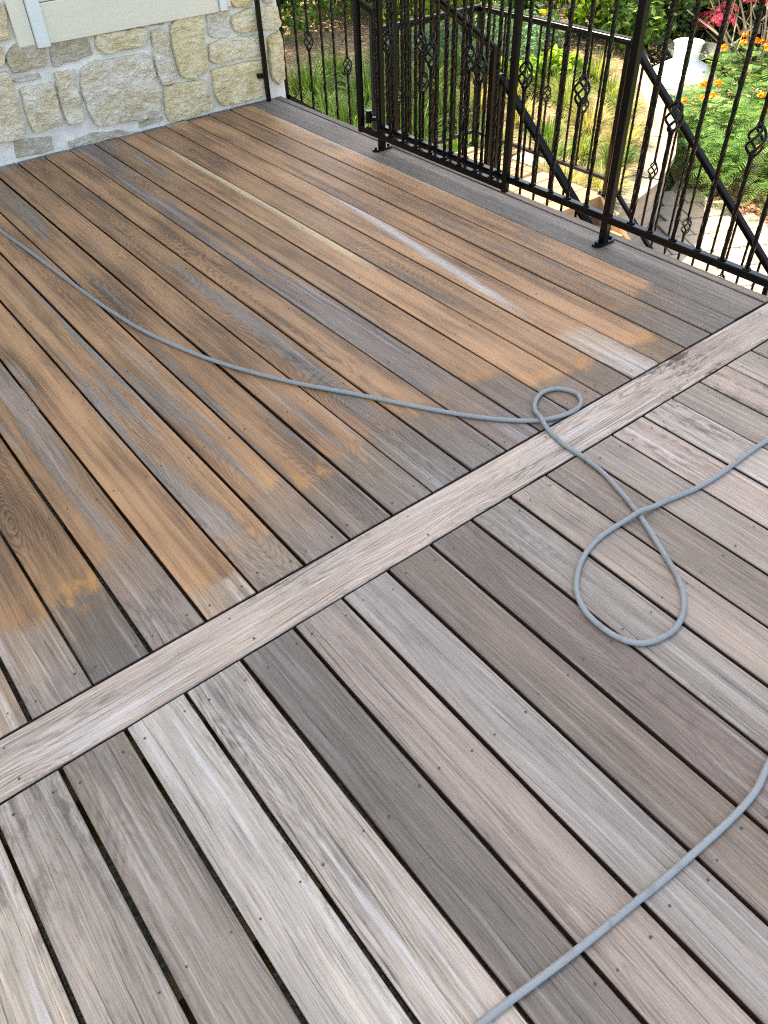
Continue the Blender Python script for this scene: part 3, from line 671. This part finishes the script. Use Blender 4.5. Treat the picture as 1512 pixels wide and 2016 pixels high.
for i in range(4):
    z = LZ-.196*(i+1); y = 2.178-.25*i
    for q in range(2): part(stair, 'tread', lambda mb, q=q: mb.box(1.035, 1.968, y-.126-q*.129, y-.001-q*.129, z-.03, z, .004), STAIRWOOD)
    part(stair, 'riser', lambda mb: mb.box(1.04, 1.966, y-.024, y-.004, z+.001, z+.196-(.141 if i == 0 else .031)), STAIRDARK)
part(stair, 'riser', lambda mb: mb.box(1.04, 1.966, 2.178-1.024, 2.178-1.004, GZ, GZ+.165), STAIRDARK)
def stringer(mb, x):
    pts = [(2.2, LZ+.0), (2.175, LZ+.0), (1.10, LZ-.84), (1.10, GZ), (1.35, GZ), (2.2, LZ-.36)]
    n = len(pts); mb.add([(xx, yy, zz) for xx in (x, x+.036) for yy, zz in pts], [tuple(range(n-1, -1, -1)), tuple(range(n, 2*n))] + [(i, (i+1) % n, n+(i+1) % n, n+i) for i in range(n)])
part(stair, 'stringer', lambda mb: stringer(mb, 1.970), STAIRWOOD)
part(stair, 'stringer', lambda mb: stringer(mb, .992), STAIRWOOD)
for x, y in ((1.1, 3.4), (1.95, 3.4), (1.95, 2.3), (1.1, 2.3)):
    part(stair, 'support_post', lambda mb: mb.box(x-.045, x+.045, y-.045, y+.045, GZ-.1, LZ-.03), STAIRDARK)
def stair_rail(name, label, runs, posts, bals, cap_w=.036):
    """runs: (kind, a, b) lines in space; bals: (x, y, z_foot, z_top, basket)"""
    t = empty(name, (posts[0][0], posts[0][1], posts[0][2]), label=label, cat='railing', group='stair railings')
    for kind, a, b in runs:
        if kind == 'top':
            def f(mb):
                mb.bar(a, b, cap_w, .020, bev=.005)
                d = (Vector(b)-Vector(a)).normalized(); r = d.cross(Vector((0, 0, 1))).normalized(); u = r.cross(d)
                for s in (-1, 0, 1): mb.tube([Vector(a)+r*s*cap_w*.31+u*.010, Vector(b)+r*s*cap_w*.31+u*.010], cap_w*.125, 6)
                mb.bar(Vector(a)-u*.020, Vector(b)-u*.020, .022, .020)
            part(t, 'handrail', f)
        else: part(t, 'bottom_rail', lambda mb: mb.bar(a, b, .027, .026))
    for x, y, z0, z1 in posts:
        p_ = part(t, 'post', lambda mb: mb.box(x-.0165, x+.0165, y-.0165, y+.0165, z0+.008, z1, .003))
        mb = MB(); base_plate(mb, x, y, z0+.0005, 'y'); mb.build('base_plate', IRON, p_)
    for i, (x, y, z0, z1, bk) in enumerate(bals): baluster(t, x, y, z0, z1-z0, bk, (z1-z0)*.5, .0135, i*.8)
    return t
# wall side of the upper flight and the back of the landing (y = 3.5)
Y5 = 3.505
fb = lambda x: -.055-.66*(x-.36); ft = lambda x: fb(x)+.84
bl = [(x, Y5, fb(x)+.012, ft(x)-.03, i in (1, 4)) for i, x in enumerate([.421, .511, .613, .702, .803, .905])]
lb = -.605; lt = .235
bl += [(1.13+.108*i, Y5, lb+.012, lt-.03, i % 3 == 1) for i in range(8)]
stair_rail('stair_railing', 'black iron stair railing between the stone wall corner and the back of the landing',
           [('top', (.33, Y5, ft(.33)), (1.02, Y5, ft(1.02))), ('bottom', (.33, Y5, fb(.33)), (1.0, Y5, fb(1.0))), ('top', (1.04, Y5, lt), (2.0, Y5, lt)), ('bottom', (1.04, Y5, lb), (1.98, Y5, lb))],
           [(1.02, Y5, LZ, ft(1.02)), (.325, Y5+.03, -.2, 1.0)], bl)
# deck side of the upper flight
Y2 = 2.325
fb2 = lambda x: -.055-.68*(x-.30); ft2 = lambda x: fb2(x)+.86
stair_rail('stair_railing', 'black iron stair railing just behind the folded gate, sloping down to the landing',
           [('top', (.27, Y2, ft2(.27)), (1.0, Y2, ft2(1.0))), ('bottom', (.27, Y2, fb2(.27)), (.98, Y2, fb2(.98)))],
           [(.985, Y2, LZ, ft2(.985)), (.262, Y2, -.2, ft2(.262))], [(.36+.104*i, Y2, fb2(.36+.104*i)+.012, ft2(.36+.104*i)-.03, i in (1, 4)) for i in range(6)])
# garden side of the landing and of the lower flight (x = 2)
XF = 2.0; sl = .785
hb = lambda y: lb-sl*(2.154-y); ht = lambda y: hb(y)+.845
bl = [(XF, 3.36-.113*i, lb+.012, lt-.03, i % 3 == 2) for i in range(10)]
bl += [(XF, 2.04-.111*i, hb(2.04-.111*i)+.012, ht(2.04-.111*i)-.03, i % 3 == 2) for i in range(11)]
stair_rail('stair_railing', 'black iron railing on the garden side of the sunlit landing and lower flight',
           [('top', (XF, Y5, lt), (XF, 2.154, lt)), ('top', (XF, 2.15, lt), (XF, .82, ht(.82))), ('bottom', (XF, Y5-.02, lb), (XF, 2.17, lb)), ('bottom', (XF, 2.14, hb(2.14)), (XF, .86, hb(.86)))],
           [(XF, Y5, LZ, lt), (XF, 2.165, LZ, lt), (XF, .84, GZ, ht(.84))], bl)
# deck side of the lower flight
XN = .975
hb3 = lambda y: lb-.80*(2.22-y); ht3 = lambda y: hb3(y)+.80
stair_rail('stair_railing', 'black iron railing on the deck side of the lower flight, grooved handrail',
           [('top', (XN, 2.24, ht3(2.24)), (XN, .86, ht3(.86))), ('bottom', (XN, 2.22, hb3(2.22)), (XN, .88, hb3(.88)))],
           [(XN, 2.25, LZ, ht3(2.25)), (XN, .86, GZ, ht3(.86))], [(XN, 2.13-.111*i, hb3(2.13-.111*i)+.012, ht3(2.13-.111*i)-.03, i % 3 == 2) for i in range(11)], .044)

# ================================================================== HOSE
pts = [(-4.2, 3.0, 0.0078), (-3.2, 3.32, 0.0078), (-2.3, 3.36, 0.0078), (-1.93, 3.25, 0.0078)] + [(x, y, 0.0078) for x, y in HOSE1] + [(-.05, -.52, 0.0078), (.02, -.70, 0.0078), (-.12, -.84, 0.0078), (-.5, -.86, 0.0078)] + [(x, y, 0.0078) for x, y in HOSE2] + [(-2.9, -1.05, 0.0078), (-3.6, -1.2, 0.0078)]
dense = catmull(pts, 8)
for i in range(len(dense)):                    # lift the later strand where the hose crosses itself
    for j in range(0, i-30):
        dd = (dense[i].xy-dense[j].xy).length
        if dd < .05: dense[i].z = max(dense[i].z, 0.0078+0.0145*max(0, min(1, 1.25-dd/.036)))
for _ in range(3):
    zs = [p.z for p in dense]
    for i in range(2, len(dense)-2): dense[i].z = max(zs[i], sum(zs[i-2:i+3])/5)
mb = MB(); mb.tube(dense, .0072, 12)
tag(mb.build('hose', HOSEM, smooth=True), 'grey-blue rubber hose lying in two loops across the deck boards', 'hose')

# ================================================================== GARDEN
L_STRAW = mat_leaf('straw_grass', (.16, .20, .045), (.50, .42, .20), (.60, .52, .30))
L_GRASS = mat_leaf('green_grass', (.035, .10, .02), (.14, .25, .05), (.26, .36, .10))
L_FEATH = mat_leaf('feathery_leaf', (.05, .15, .045), (.15, .30, .085), (.22, .36, .08))
L_BLUE = mat_leaf('blue_green_leaf', (.05, .14, .07), (.16, .28, .15))
L_LIME = mat_leaf('lime_leaf', (.09, .20, .015), (.26, .42, .04), (.40, .52, .08), .45)
L_MID = mat_leaf('mid_leaf', (.03, .09, .015), (.11, .22, .035), (.20, .32, .06), .4)
L_DARK = mat_leaf('dark_leaf', (.018, .05, .014), (.060, .12, .034), (.12, .20, .05), .25)
PETAL_O = mat_leaf('orange_petal', (.80, .16, .012), (.90, .36, .02), (.90, .62, .04), .3)
PETAL_P = mat_leaf('pink_petal', (.62, .06, .14), (.80, .17, .25), (.85, .32, .36), .3)
PETAL_Y = mat_leaf('yellow_petal', (.80, .52, .02), (.88, .66, .06), None, .3)
TWIG = mat_simple('pale_twig', (.42, .36, .28), .9, .2)
def grass_mesh(name, seed, n, L, spread, w, mat, droop=1.0):
    r = random.Random(seed); mb = MB()
    for _ in range(n):
        a = r.uniform(0, 2*math.pi); b = r.random()**.5*spread*.35; l = L*r.uniform(.55, 1.1)
        out = r.uniform(.15, 1.0)*spread*droop; ca_, sa_ = math.cos(a), math.sin(a); wob = r.uniform(-.25, .25)
        vs = []; m = 5
        for i in range(m+1):
            t = i/m; rr = b+out*t**1.8; z = l*(t-.42*t**2.6*min(1.6, out/spread*1.5)); q = a+wob*t
            ww = w*(1-t**2)*.5+.0006
            x, y = rr*math.cos(q), rr*math.sin(q)
            vs += [(x-ww*sa_, y+ww*ca_, z), (x+ww*sa_, y-ww*ca_, z)]
        mb.add(vs, [(2*i, 2*i+1, 2*i+3, 2*i+2) for i in range(m)])
    return mb.mesh(name, mat)
straw = [grass_mesh('ornamental_grass', s, 330, .58, .42, .011, L_STRAW) for s in (1, 2, 3)]
green = [grass_mesh('grass_clump', s, 300, .52, .36, .012, L_GRASS) for s in (4, 5, 6)]
rg = random.Random(12)
L_HALF = mat_leaf('half_green_grass', (.09, .17, .03), (.28, .33, .09), (.45, .42, .20))
straw_green = grass_mesh('ornamental_grass', 9, 330, .56, .42, .011, L_HALF)
def one(name, me, loc, rz, sc, label, cat, group, kids=()):
    o = link(name, me, None, loc, rz); o.scale = (sc, sc, sc*rg.uniform(.9, 1.1)); return tag(o, label, cat, group)
spots = [(2.75, 2.80), (3.05, 2.96), (3.35, 3.12), (2.62, 3.22), (3.40, 3.55), (3.75, 3.45), (2.95, 4.25), (3.45, 4.0), (3.95, 3.95), (4.25, 4.45), (3.7, 4.6), (4.6, 4.9), (3.2, 4.75), (4.15, 5.2), (4.9, 4.45), (2.5, 2.95), (4.45, 3.95), (3.0, 3.55), (4.0, 3.5), (5.3, 5.0), (3.65, 5.2)]
for i, (x, y) in enumerate(spots):
    one('ornamental_grass', straw[i % 3] if i % 5 in (0, 3) else straw_green if i % 5 in (1, 4) else green[i % 3], (x, y, BZ), rg.uniform(0, 6), rg.uniform(.55, .82), 'clump of arching straw-and-green grass in the bed beyond the landing', 'grass', 'straw grass clumps beyond the landing')
spots = [(1.15, 4.0), (1.55, 3.95), (1.95, 4.05), (2.4, 4.1), (2.35, 3.75), (1.35, 4.5), (1.85, 4.6), (2.35, 4.7), (2.0, 5.2), (1.5, 5.2), (2.55, 5.3), (2.9, 4.9), (2.2, 5.9), (2.75, 5.9), (1.8, 5.9), (3.2, 5.5), (3.3, 6.2), (2.45, 6.6), (3.0, 6.9), (3.7, 5.9), (3.6, 6.7), (4.2, 6.1)]
for i, (x, y) in enumerate(spots):
    one('grass_clump', green[i % 3], (x, y, BZ), rg.uniform(0, 6), rg.uniform(.9, 1.25), 'lush clump of long green grass in the bed behind the stair railing', 'grass', 'green grass clumps behind the stairs')
for i, (x, y) in enumerate([(1.72, .95), (1.98, .78), (2.25, .60), (1.98, .35)]):
    one('grass_tuft', green[i % 3], (x-.95, y-.05, GZ), rg.uniform(0, 6), .55, 'small green tuft below the deck edge by the path, %s from the stair foot' % ('first', 'second', 'third', 'last')[i], 'grass', 'small tufts below the deck edge')
# feathery shrubs with orange flower heads
def feathery(seed, n, rx, h):
    r = random.Random(seed); mb = MB()
    for _ in range(n):
        a = r.uniform(0, 6.283); u = r.random()**.5; z = h*(.25+.75*r.random())*(1-.45*u*u); bx, by = rx*u*math.cos(a), rx*u*math.sin(a)
        L = r.uniform(.16, .28); q = a+r.uniform(-1.2, 1.2); el = r.uniform(-.15, .6); d = Vector((math.cos(q)*math.cos(el), math.sin(q)*math.cos(el), math.sin(el)))
        s = d.cross(Vector((0, 0, 1))).normalized(); b = Vector((bx, by, z))
        for i in range(9):
            t = (i+1)/9.5; c = b+d*L*t-Vector((0, 0, .10*L*t*t*4)); pl = .055*math.sin(math.pi*(.12+.8*t))+.012
            for sg in (-1, 1):
                e = c+s*sg*pl+d*pl*.35-Vector((0, 0, .012)); w = d*.0075
                mb.add([c-w*.5, c+w*.5, e+w, e-w*.6], [(0, 1, 2, 3)])
    return mb.mesh('foliage', L_FEATH)
def stems(r, n, rx, h, rad=.007):
    mb = MB()
    for _ in range(n):
        a = r.uniform(0, 6.283); u = r.random()*.85
        mb.tube([(0, 0, -.03), (rx*u*.35*math.cos(a), rx*u*.35*math.sin(a), h*.4), (rx*u*math.cos(a+.2), rx*u*math.sin(a+.2), h*.85)], [rad, rad*.8, rad*.4], 5)
    return mb
def blossom(seed, n, rad, pm, size=.022):
    r = random.Random(seed); mb = MB()
    for _ in range(n):
        d = Vector((r.gauss(0, 1), r.gauss(0, 1), abs(r.gauss(0, 1))+.2)).normalized(); c = d*rad*r.uniform(.35, 1); s = d.cross(Vector((r.random(), r.random(), 1))).normalized(); u = d.cross(s)
        q = size*r.uniform(.7, 1.3); mb.add([c-s*q, c+u*q*.6+d*q*.3, c+s*q, c-u*q*.6+d*q*.3], [(0, 1, 2, 3)])
    return mb.mesh('flower_head', pm)
fe = [feathery(s, 230, .62, .70) for s in (31, 32, 33)]
bo = [blossom(s, 40, .048, PETAL_O, .017) for s in (41, 42, 43)]
rf = random.Random(77); ORD = ['nearest', 'second nearest', 'third nearest', 'fourth nearest', 'fifth nearest', 'sixth nearest', 'seventh nearest', 'eighth nearest', 'ninth nearest', 'tenth nearest', 'eleventh nearest', 'farthest']
by_distance = lambda p: p[0]*p[0]+p[1]*p[1]
for i, (x, y, s) in enumerate(sorted([(5.05, 2.72, .85), (5.55, 3.05, 1.0), (5.35, 3.45, .9), (6.1, 2.8, 1.05), (6.05, 3.55, 1.05), (6.75, 3.15, 1.05), (6.8, 4.05, 1.1), (5.75, 4.0, .85), (7.45, 3.7, 1.1), (7.5, 4.4, 1.0), (6.3, 2.2, 1.0), (7.2, 2.6, 1.05)], key=by_distance)):
    t = empty('flowering_shrub', (x, y, GZ), rf.uniform(0, 6), 'feathery green shrub with orange flower heads, %s to the deck railing' % ORD[i], 'shrub', 'feathery shrubs with orange flowers')
    t.scale = (s, s, s)
    link('foliage', fe[i % 3], t); stems(rf, 9, .5, .62).build('stem', BARK, t)
    for k in range(rf.choice([3, 4, 5])):
        a = rf.uniform(0, 6.283); u = rf.uniform(.1, .52); link('flower_head', bo[k % 3], t, (u*math.cos(a), u*math.sin(a), .70-.35*u*u+rf.uniform(-.02, .06)), rf.uniform(0, 6))
# leafy bushes
def leafmesh(seed, blobs, n, size, mat, name='crown'):
    r = random.Random(seed); mb = MB(); tot = sum(b[3]**2 for b in blobs)
    for (bx, by, bz, br) in blobs:
        for _ in range(int(n*br*br/tot)):
            d = Vector((r.gauss(0, 1), r.gauss(0, 1), r.gauss(0, 1))).normalized(); c = Vector((bx, by, bz))+d*br*(r.random()**.35)*Vector((1, 1, .9)).length/1.67
            nn = (d+Vector((r.gauss(0, .6), r.gauss(0, .6), .5+r.gauss(0, .5)))).normalized(); s = nn.cross(Vector((r.random()-.5, r.random()-.5, r.random()-.5))).normalized(); u = nn.cross(s)
            q = size*r.uniform(.6, 1.35); mb.add([c-s*q, c+u*q*.48-nn*q*.12, c+s*q, c-u*q*.48-nn*q*.12], [(0, 1, 2, 3)])
    return mb.mesh(name, mat)
def bush(x, y, z, s, mat, seed, label, h=1.0, n=4200, leaf=.055, name='bush', cat='bush', group=None, trunk=.05):
    r = random.Random(seed); t = empty(name, (x, y, z), 0, label, cat, group)
    blobs = [(r.uniform(-.7, .7)*s, r.uniform(-.7, .7)*s, (r.uniform(.35, 1.1))*s*h, r.uniform(.38, .62)*s) for _ in range(9)]
    link('crown', leafmesh(seed, blobs, n, leaf, mat), t)
    mb = MB()
    mb.tube([(0, 0, -.1), (.04*s, 0, .4*s*h), (.02*s, .05*s, .8*s*h)], [trunk, trunk*.75, trunk*.4], 7)
    for b in blobs[:6]: mb.tube([(.02*s, 0, .25*s*h), ((b[0])*.5, b[1]*.5, (b[2]+.25*s*h)*.5), b[:3]], [trunk*.5, trunk*.35, trunk*.15], 5)
    mb.build('trunk', BARK, t); return t
LB = dict(
 a='lime green leafy bush catching the sun above the landing handrail', b='dark evergreen bush in the shade at the back of the garden', c='mid green bush at the back of the garden',
 d='blue-green low shrub behind the straw grass')
bushes = [  # x, y, scale, material, height, label
 (5.3, 9.9, 1.2, L_MID, 1.1, 'mid green bush behind the lit soil near the stone wall'), (6.2, 8.9, 1.15, L_LIME, 1.1, 'lime green bush behind the top of the folded gate'),
 (6.5, 7.9, 1.05, L_LIME, 1.1, 'bright lime green bush above the landing handrail corner'), (7.1, 6.9, 1.1, L_LIME, 1.25, 'tall lime green bush at top centre behind the handrail'),
 (6.2, 7.0, .62, L_MID, .9, 'rounded mid green bush at the edge of the brown soil'), (8.2, 8.4, 1.6, L_LIME, 1.2, 'lime green bush in the second row behind the handrail'),
 (7.4, 10.4, 1.7, L_MID, 1.2, 'mid green bush far behind the gate'), (6.0, 11.4, 1.7, L_DARK, 1.3, 'dark shaded bush far behind the stone wall corner'),
 (7.55, 6.1, 1.0, L_DARK, 1.3, 'dark evergreen bush left of the white jar'), (8.4, 6.2, 1.3, L_DARK, 1.3, 'dark evergreen bush behind the white jar'),
 (8.6, 5.3, 1.25, L_DARK, 1.3, 'dark evergreen bush right of the white jar'), (9.4, 4.6, 1.4, L_DARK, 1.2, 'dark evergreen bush behind the pink blossoms'),
 (9.9, 7.4, 1.8, L_DARK, 1.3, 'dark tall bush in the back row behind the jar'), (10.6, 5.8, 1.9, L_DARK, 1.3, 'dark tall bush in the back row at the right'),
 (4.3, 10.3, 1.1, L_MID, 1.1, 'green bush left beside the stone wall corner'), (3.5, 9.4, .75, L_MID, .9, 'small shaded bush next to the stone wall corner'),
 (6.75, 5.75, .50, L_MID, .9, 'leafy green bush between the capped wall and the white jar'), (5.1, 5.3, .32, L_LIME, .8, 'small bright green plant beside the capped wall'),
 (4.5, 5.4, .28, L_LIME, .8, 'little bright green plant among the straw grass'), (8.6, 3.3, .9, L_MID, .9, 'mid green bush at the right edge behind the flowers')]
for i, (x, y, s, mt, h, lab) in enumerate(bushes):
    bush(x, y, BZ if y > x*.83 else GZ, s, mt, 100+i, lab, h, int(2600*max(s, .6)**1.6), .055 if mt is not L_DARK else .065)
blue = [grass_mesh('foliage', 61, 1, .1, .1, .01, L_BLUE)]
fb_ = leafmesh(62, [(0, 0, .18, .28), (.25, .1, .15, .22), (-.22, .12, .16, .22)], 1500, .026, L_BLUE, 'foliage')
for i, (x, y) in enumerate([(4.2, 6.9), (4.9, 7.0), (4.6, 5.9), (5.5, 6.9), (5.1, 6.3), (5.8, 6.4)]):
    t = empty('low_shrub', (x, y, BZ), i*1.3, 'low blue-green fine-leaved shrub on the brown soil, %s from the left' % ('first', 'second', 'third', 'fourth', 'fifth', 'last')[i], 'shrub', 'low blue-green shrubs'); t.scale = (1.2,)*3
    link('foliage', fb_, t); stems(rf, 6, .3, .25, .005).build('stem', BARK, t)
    if i % 2: link('flower_head', blossom(70+i, 26, .05, PETAL_Y, .020), t, (0.05, 0, .36))
# pink flowering shrub
t = empty('blossom_shrub', (7.6, 4.42, GZ), 0, 'pink flowering shrub with pale bare twigs at the right edge of the garden', 'shrub')
rt = random.Random(8); pk = [blossom(50+i, 110, .17, PETAL_P, .040) for i in range(3)]
tips = []
mb = MB()
for k in range(11):
    a = rt.uniform(0, 6.283); u = rt.uniform(.25, .95); tip = Vector((u*math.cos(a), u*math.sin(a), rt.uniform(.55, 1.35)))
    mb.tube([(0, 0, -.05), tip*.5+Vector((rt.uniform(-.1, .1), rt.uniform(-.1, .1), .08)), tip], [.022, .013, .006], 6)
    for q in range(3):
        e = tip*rt.uniform(.6, .9)+Vector((rt.uniform(-.4, .4), rt.uniform(-.4, .4), rt.uniform(-.05, .3))); mb.tube([tip*.55, e], [.008, .004], 5)
    tips.append(tip)
mb.build('branch', TWIG, t)
for k, tip in enumerate(tips): link('flower_head', pk[k % 3], t, tip, k).scale = (1.1, 1.1, 1.3)
# tree behind the house corner whose crown stays above the picture but shades the bed
t = empty('shade_tree', (2.0, 10.4, BZ), 0, 'leafy tree behind the house corner shading the green grass', 'tree')
link('crown', leafmesh(201, [(rt.uniform(-1.5, 2.0), rt.uniform(-1.4, 1.6), rt.uniform(4.2, 6.0), rt.uniform(.6, 1.0)) for _ in range(11)], 9000, .085, L_MID), t)
mb = MB(); mb.tube([(0, 0, -.2), (.08, 0, 1.8), (0, .05, 3.6), (.2, 0, 5.0)], [.14, .11, .085, .03], 9)
for k in range(6): a = k*1.05; mb.tube([(0, 0, 2.8+.2*k), (.8*math.cos(a), .8*math.sin(a), 4.0+.1*k), (1.4*math.cos(a), 1.4*math.sin(a), 5.0)], [.05, .035, .012], 6)
mb.build('trunk', BARK, t)
# low garden wall with a pale capping
gw = empty('garden_wall', (3.4, 2.8, GZ), label='low stone garden wall with pale cream capping stones beside the path', cat='wall')
def offs(line, d):
    out = []
    for i, p in enumerate(line):
        a = Vector(line[max(i-1, 0)]); b = Vector(line[min(i+1, len(line)-1)]); t_ = (b-a).normalized(); out.append((p[0]-t_.y*d, p[1]+t_.x*d))
    return out
fine = []
for i in range(len(cap_line)-1):
    m = max(1, round((Vector(cap_line[i+1])-Vector(cap_line[i])).length/.48))
    for k in range(m): fine.append(tuple(Vector(cap_line[i]).lerp(Vector(cap_line[i+1]), k/m)))
fine.append(cap_line[-1])
A_ = offs(fine, .13); B_ = offs(fine, -.13)
for i in range(len(fine)-1):
    def f(mb, i=i):
        q = [Vector(A_[i]).lerp(Vector(A_[i+1]), .012), Vector(A_[i]).lerp(Vector(A_[i+1]), .988), Vector(B_[i]).lerp(Vector(B_[i+1]), .988), Vector(B_[i]).lerp(Vector(B_[i+1]), .012)]
        z0, z1 = BZ-.01, BZ+.05+rq.uniform(-.004, .004)
        mb.add([(p.x, p.y, z) for z in (z0, z1) for p in q], [(0, 1, 2, 3), (7, 6, 5, 4)]+[(k, 4+k, 4+(k+1) % 4, (k+1) % 4) for k in range(4)])
    part(gw, 'capping_stone', f, CAPSTONE)
A2 = offs(fine, .10); B2 = offs(fine, -.10)
for i in range(len(fine)-1):
    for c in range(3):
        def f(mb, i=i, c=c):
            s0, s1 = (.015, .985)
            q = [Vector(A2[i]).lerp(Vector(A2[i+1]), s0), Vector(A2[i]).lerp(Vector(A2[i+1]), s1), Vector(B2[i]).lerp(Vector(B2[i+1]), s1), Vector(B2[i]).lerp(Vector(B2[i+1]), s0)]
            z0 = GZ-.03+c*.174; z1 = z0+.166
            if c == 2: z1 = BZ-.012
            mb.add([(p.x+rq.uniform(-.006, .006), p.y+rq.uniform(-.006, .006), z) for z in (z0, z1) for p in q], [(0, 1, 2, 3), (7, 6, 5, 4)]+[(k, 4+k, 4+(k+1) % 4, (k+1) % 4) for k in range(4)])
        part(gw, 'stone', f, WALLSTONE)
# big white jar with a clear flared lip
jar = empty('garden_jar', (6.62, 4.78, GZ), label='big rounded white jar with narrow neck and clear flared lip in the garden', cat='jar')
jar.scale = (1.2, 1.2, 1.02)
mb = MB(); mb.lathe([(0, 0), (.24, 0), (.34, .08), (.39, .20), (.375, .34), (.30, .46), (.18, .54), (.125, .57), (.12, .60)], 32); mb.build('body', JAR, jar, True)
mb = MB(); mb.lathe([(.12, .60), (.122, .66), (.135, .74), (.148, .755), (.14, .76), (.12, .74), (.11, .66), (.108, .60)], 28); mb.build('neck', JAR, jar, True)
gg = N('clear_glass'); gg.set(Base_Color=(.70, .80, .78), Roughness=.06, IOR=1.45, Alpha=.07)
mb = MB(); n = 20; vs = []; fs = []
for i in range(9):
    t_ = i/8
    for k in range(n+1):
        a = R(150)+R(190)*k/n+R(-40); rr = .125+.34*t_**.8*math.sin(math.pi*min(max((k/n), .0), 1))
        vs.append((rr*math.cos(a+.5), rr*math.sin(a+.5), 0.58+.17*t_))
for i in range(8):
    for k in range(n): a = i*(n+1)+k; fs.append((a, a+1, a+n+2, a+n+1))
mb.add(vs, fs); lipo = mb.build('flared_lip', gg.mat, jar, True)
so = lipo.modifiers.new('thick', 'SOLIDIFY'); so.thickness = .008
# boulder next to the landing
mb = MB(); n1, n2 = 14, 9; vs = []; fs = []
for i in range(n2+1):
    for k in range(n1):
        th = math.pi*i/n2; a = 2*math.pi*k/n1; d = Vector((math.sin(th)*math.cos(a), math.sin(th)*math.sin(a), math.cos(th)))
        q = 1+.22*mnoise.noise(d*1.7+Vector((3, 1, 2))); vs.append((.24*d.x*q, .20*d.y*q, .17*d.z*q+.08))
for i in range(n2):
    for k in range(n1): fs.append((i*n1+k, (i+1)*n1+k, (i+1)*n1+(k+1) % n1, i*n1+(k+1) % n1))
mb.add(vs, fs); tag(mb.build('boulder', ROCK, None, True, (2.75, 3.55, BZ)), 'rounded grey boulder next to the sunlit landing', 'boulder')
# fallen leaves and wood chips
def litter(name, n, gen, mat, size):
    mb = MB(); r = random.Random(len(name))
    for _ in range(n):
        x, y, z = gen(r); a = r.uniform(0, 6.283); q = size*r.uniform(.5, 1.4); tl = r.uniform(-.5, .5); ca_, sa_ = math.cos(a), math.sin(a)
        mb.add([(x-q*ca_, y-q*sa_, z+.004), (x+q*.4*sa_, y-q*.4*ca_, z+.012+tl*q*.4), (x+q*ca_, y+q*sa_, z+.006+abs(tl)*q), (x-q*.4*sa_, y+q*.4*ca_, z+.012-tl*q*.4)], [(0, 1, 2, 3)])
    return tag(mb.build(name, mat), kind='stuff')
L_DRY = mat_leaf('dry_leaf', (.24, .13, .07), (.50, .33, .19), (.62, .48, .32), .15, .8)
L_CHIP = mat_leaf('bark_chip', (.17, .07, .04), (.42, .21, .125), (.52, .32, .21), .05, .9)
litter('leaf_litter', 5200, lambda r: (r.uniform(2.1, 9), r.uniform(3.6, 12), BZ), L_DRY, .032)
def gm_(r):
    while True:
        x, y = r.uniform(4.5, 8.5), r.uniform(.5, 5.2)
        if y < x*.72-.2 and not inside((x, y), ppoly): return x, y, GZ-.015
litter('mulch_chips', 6500, gm_, L_CHIP, .028)
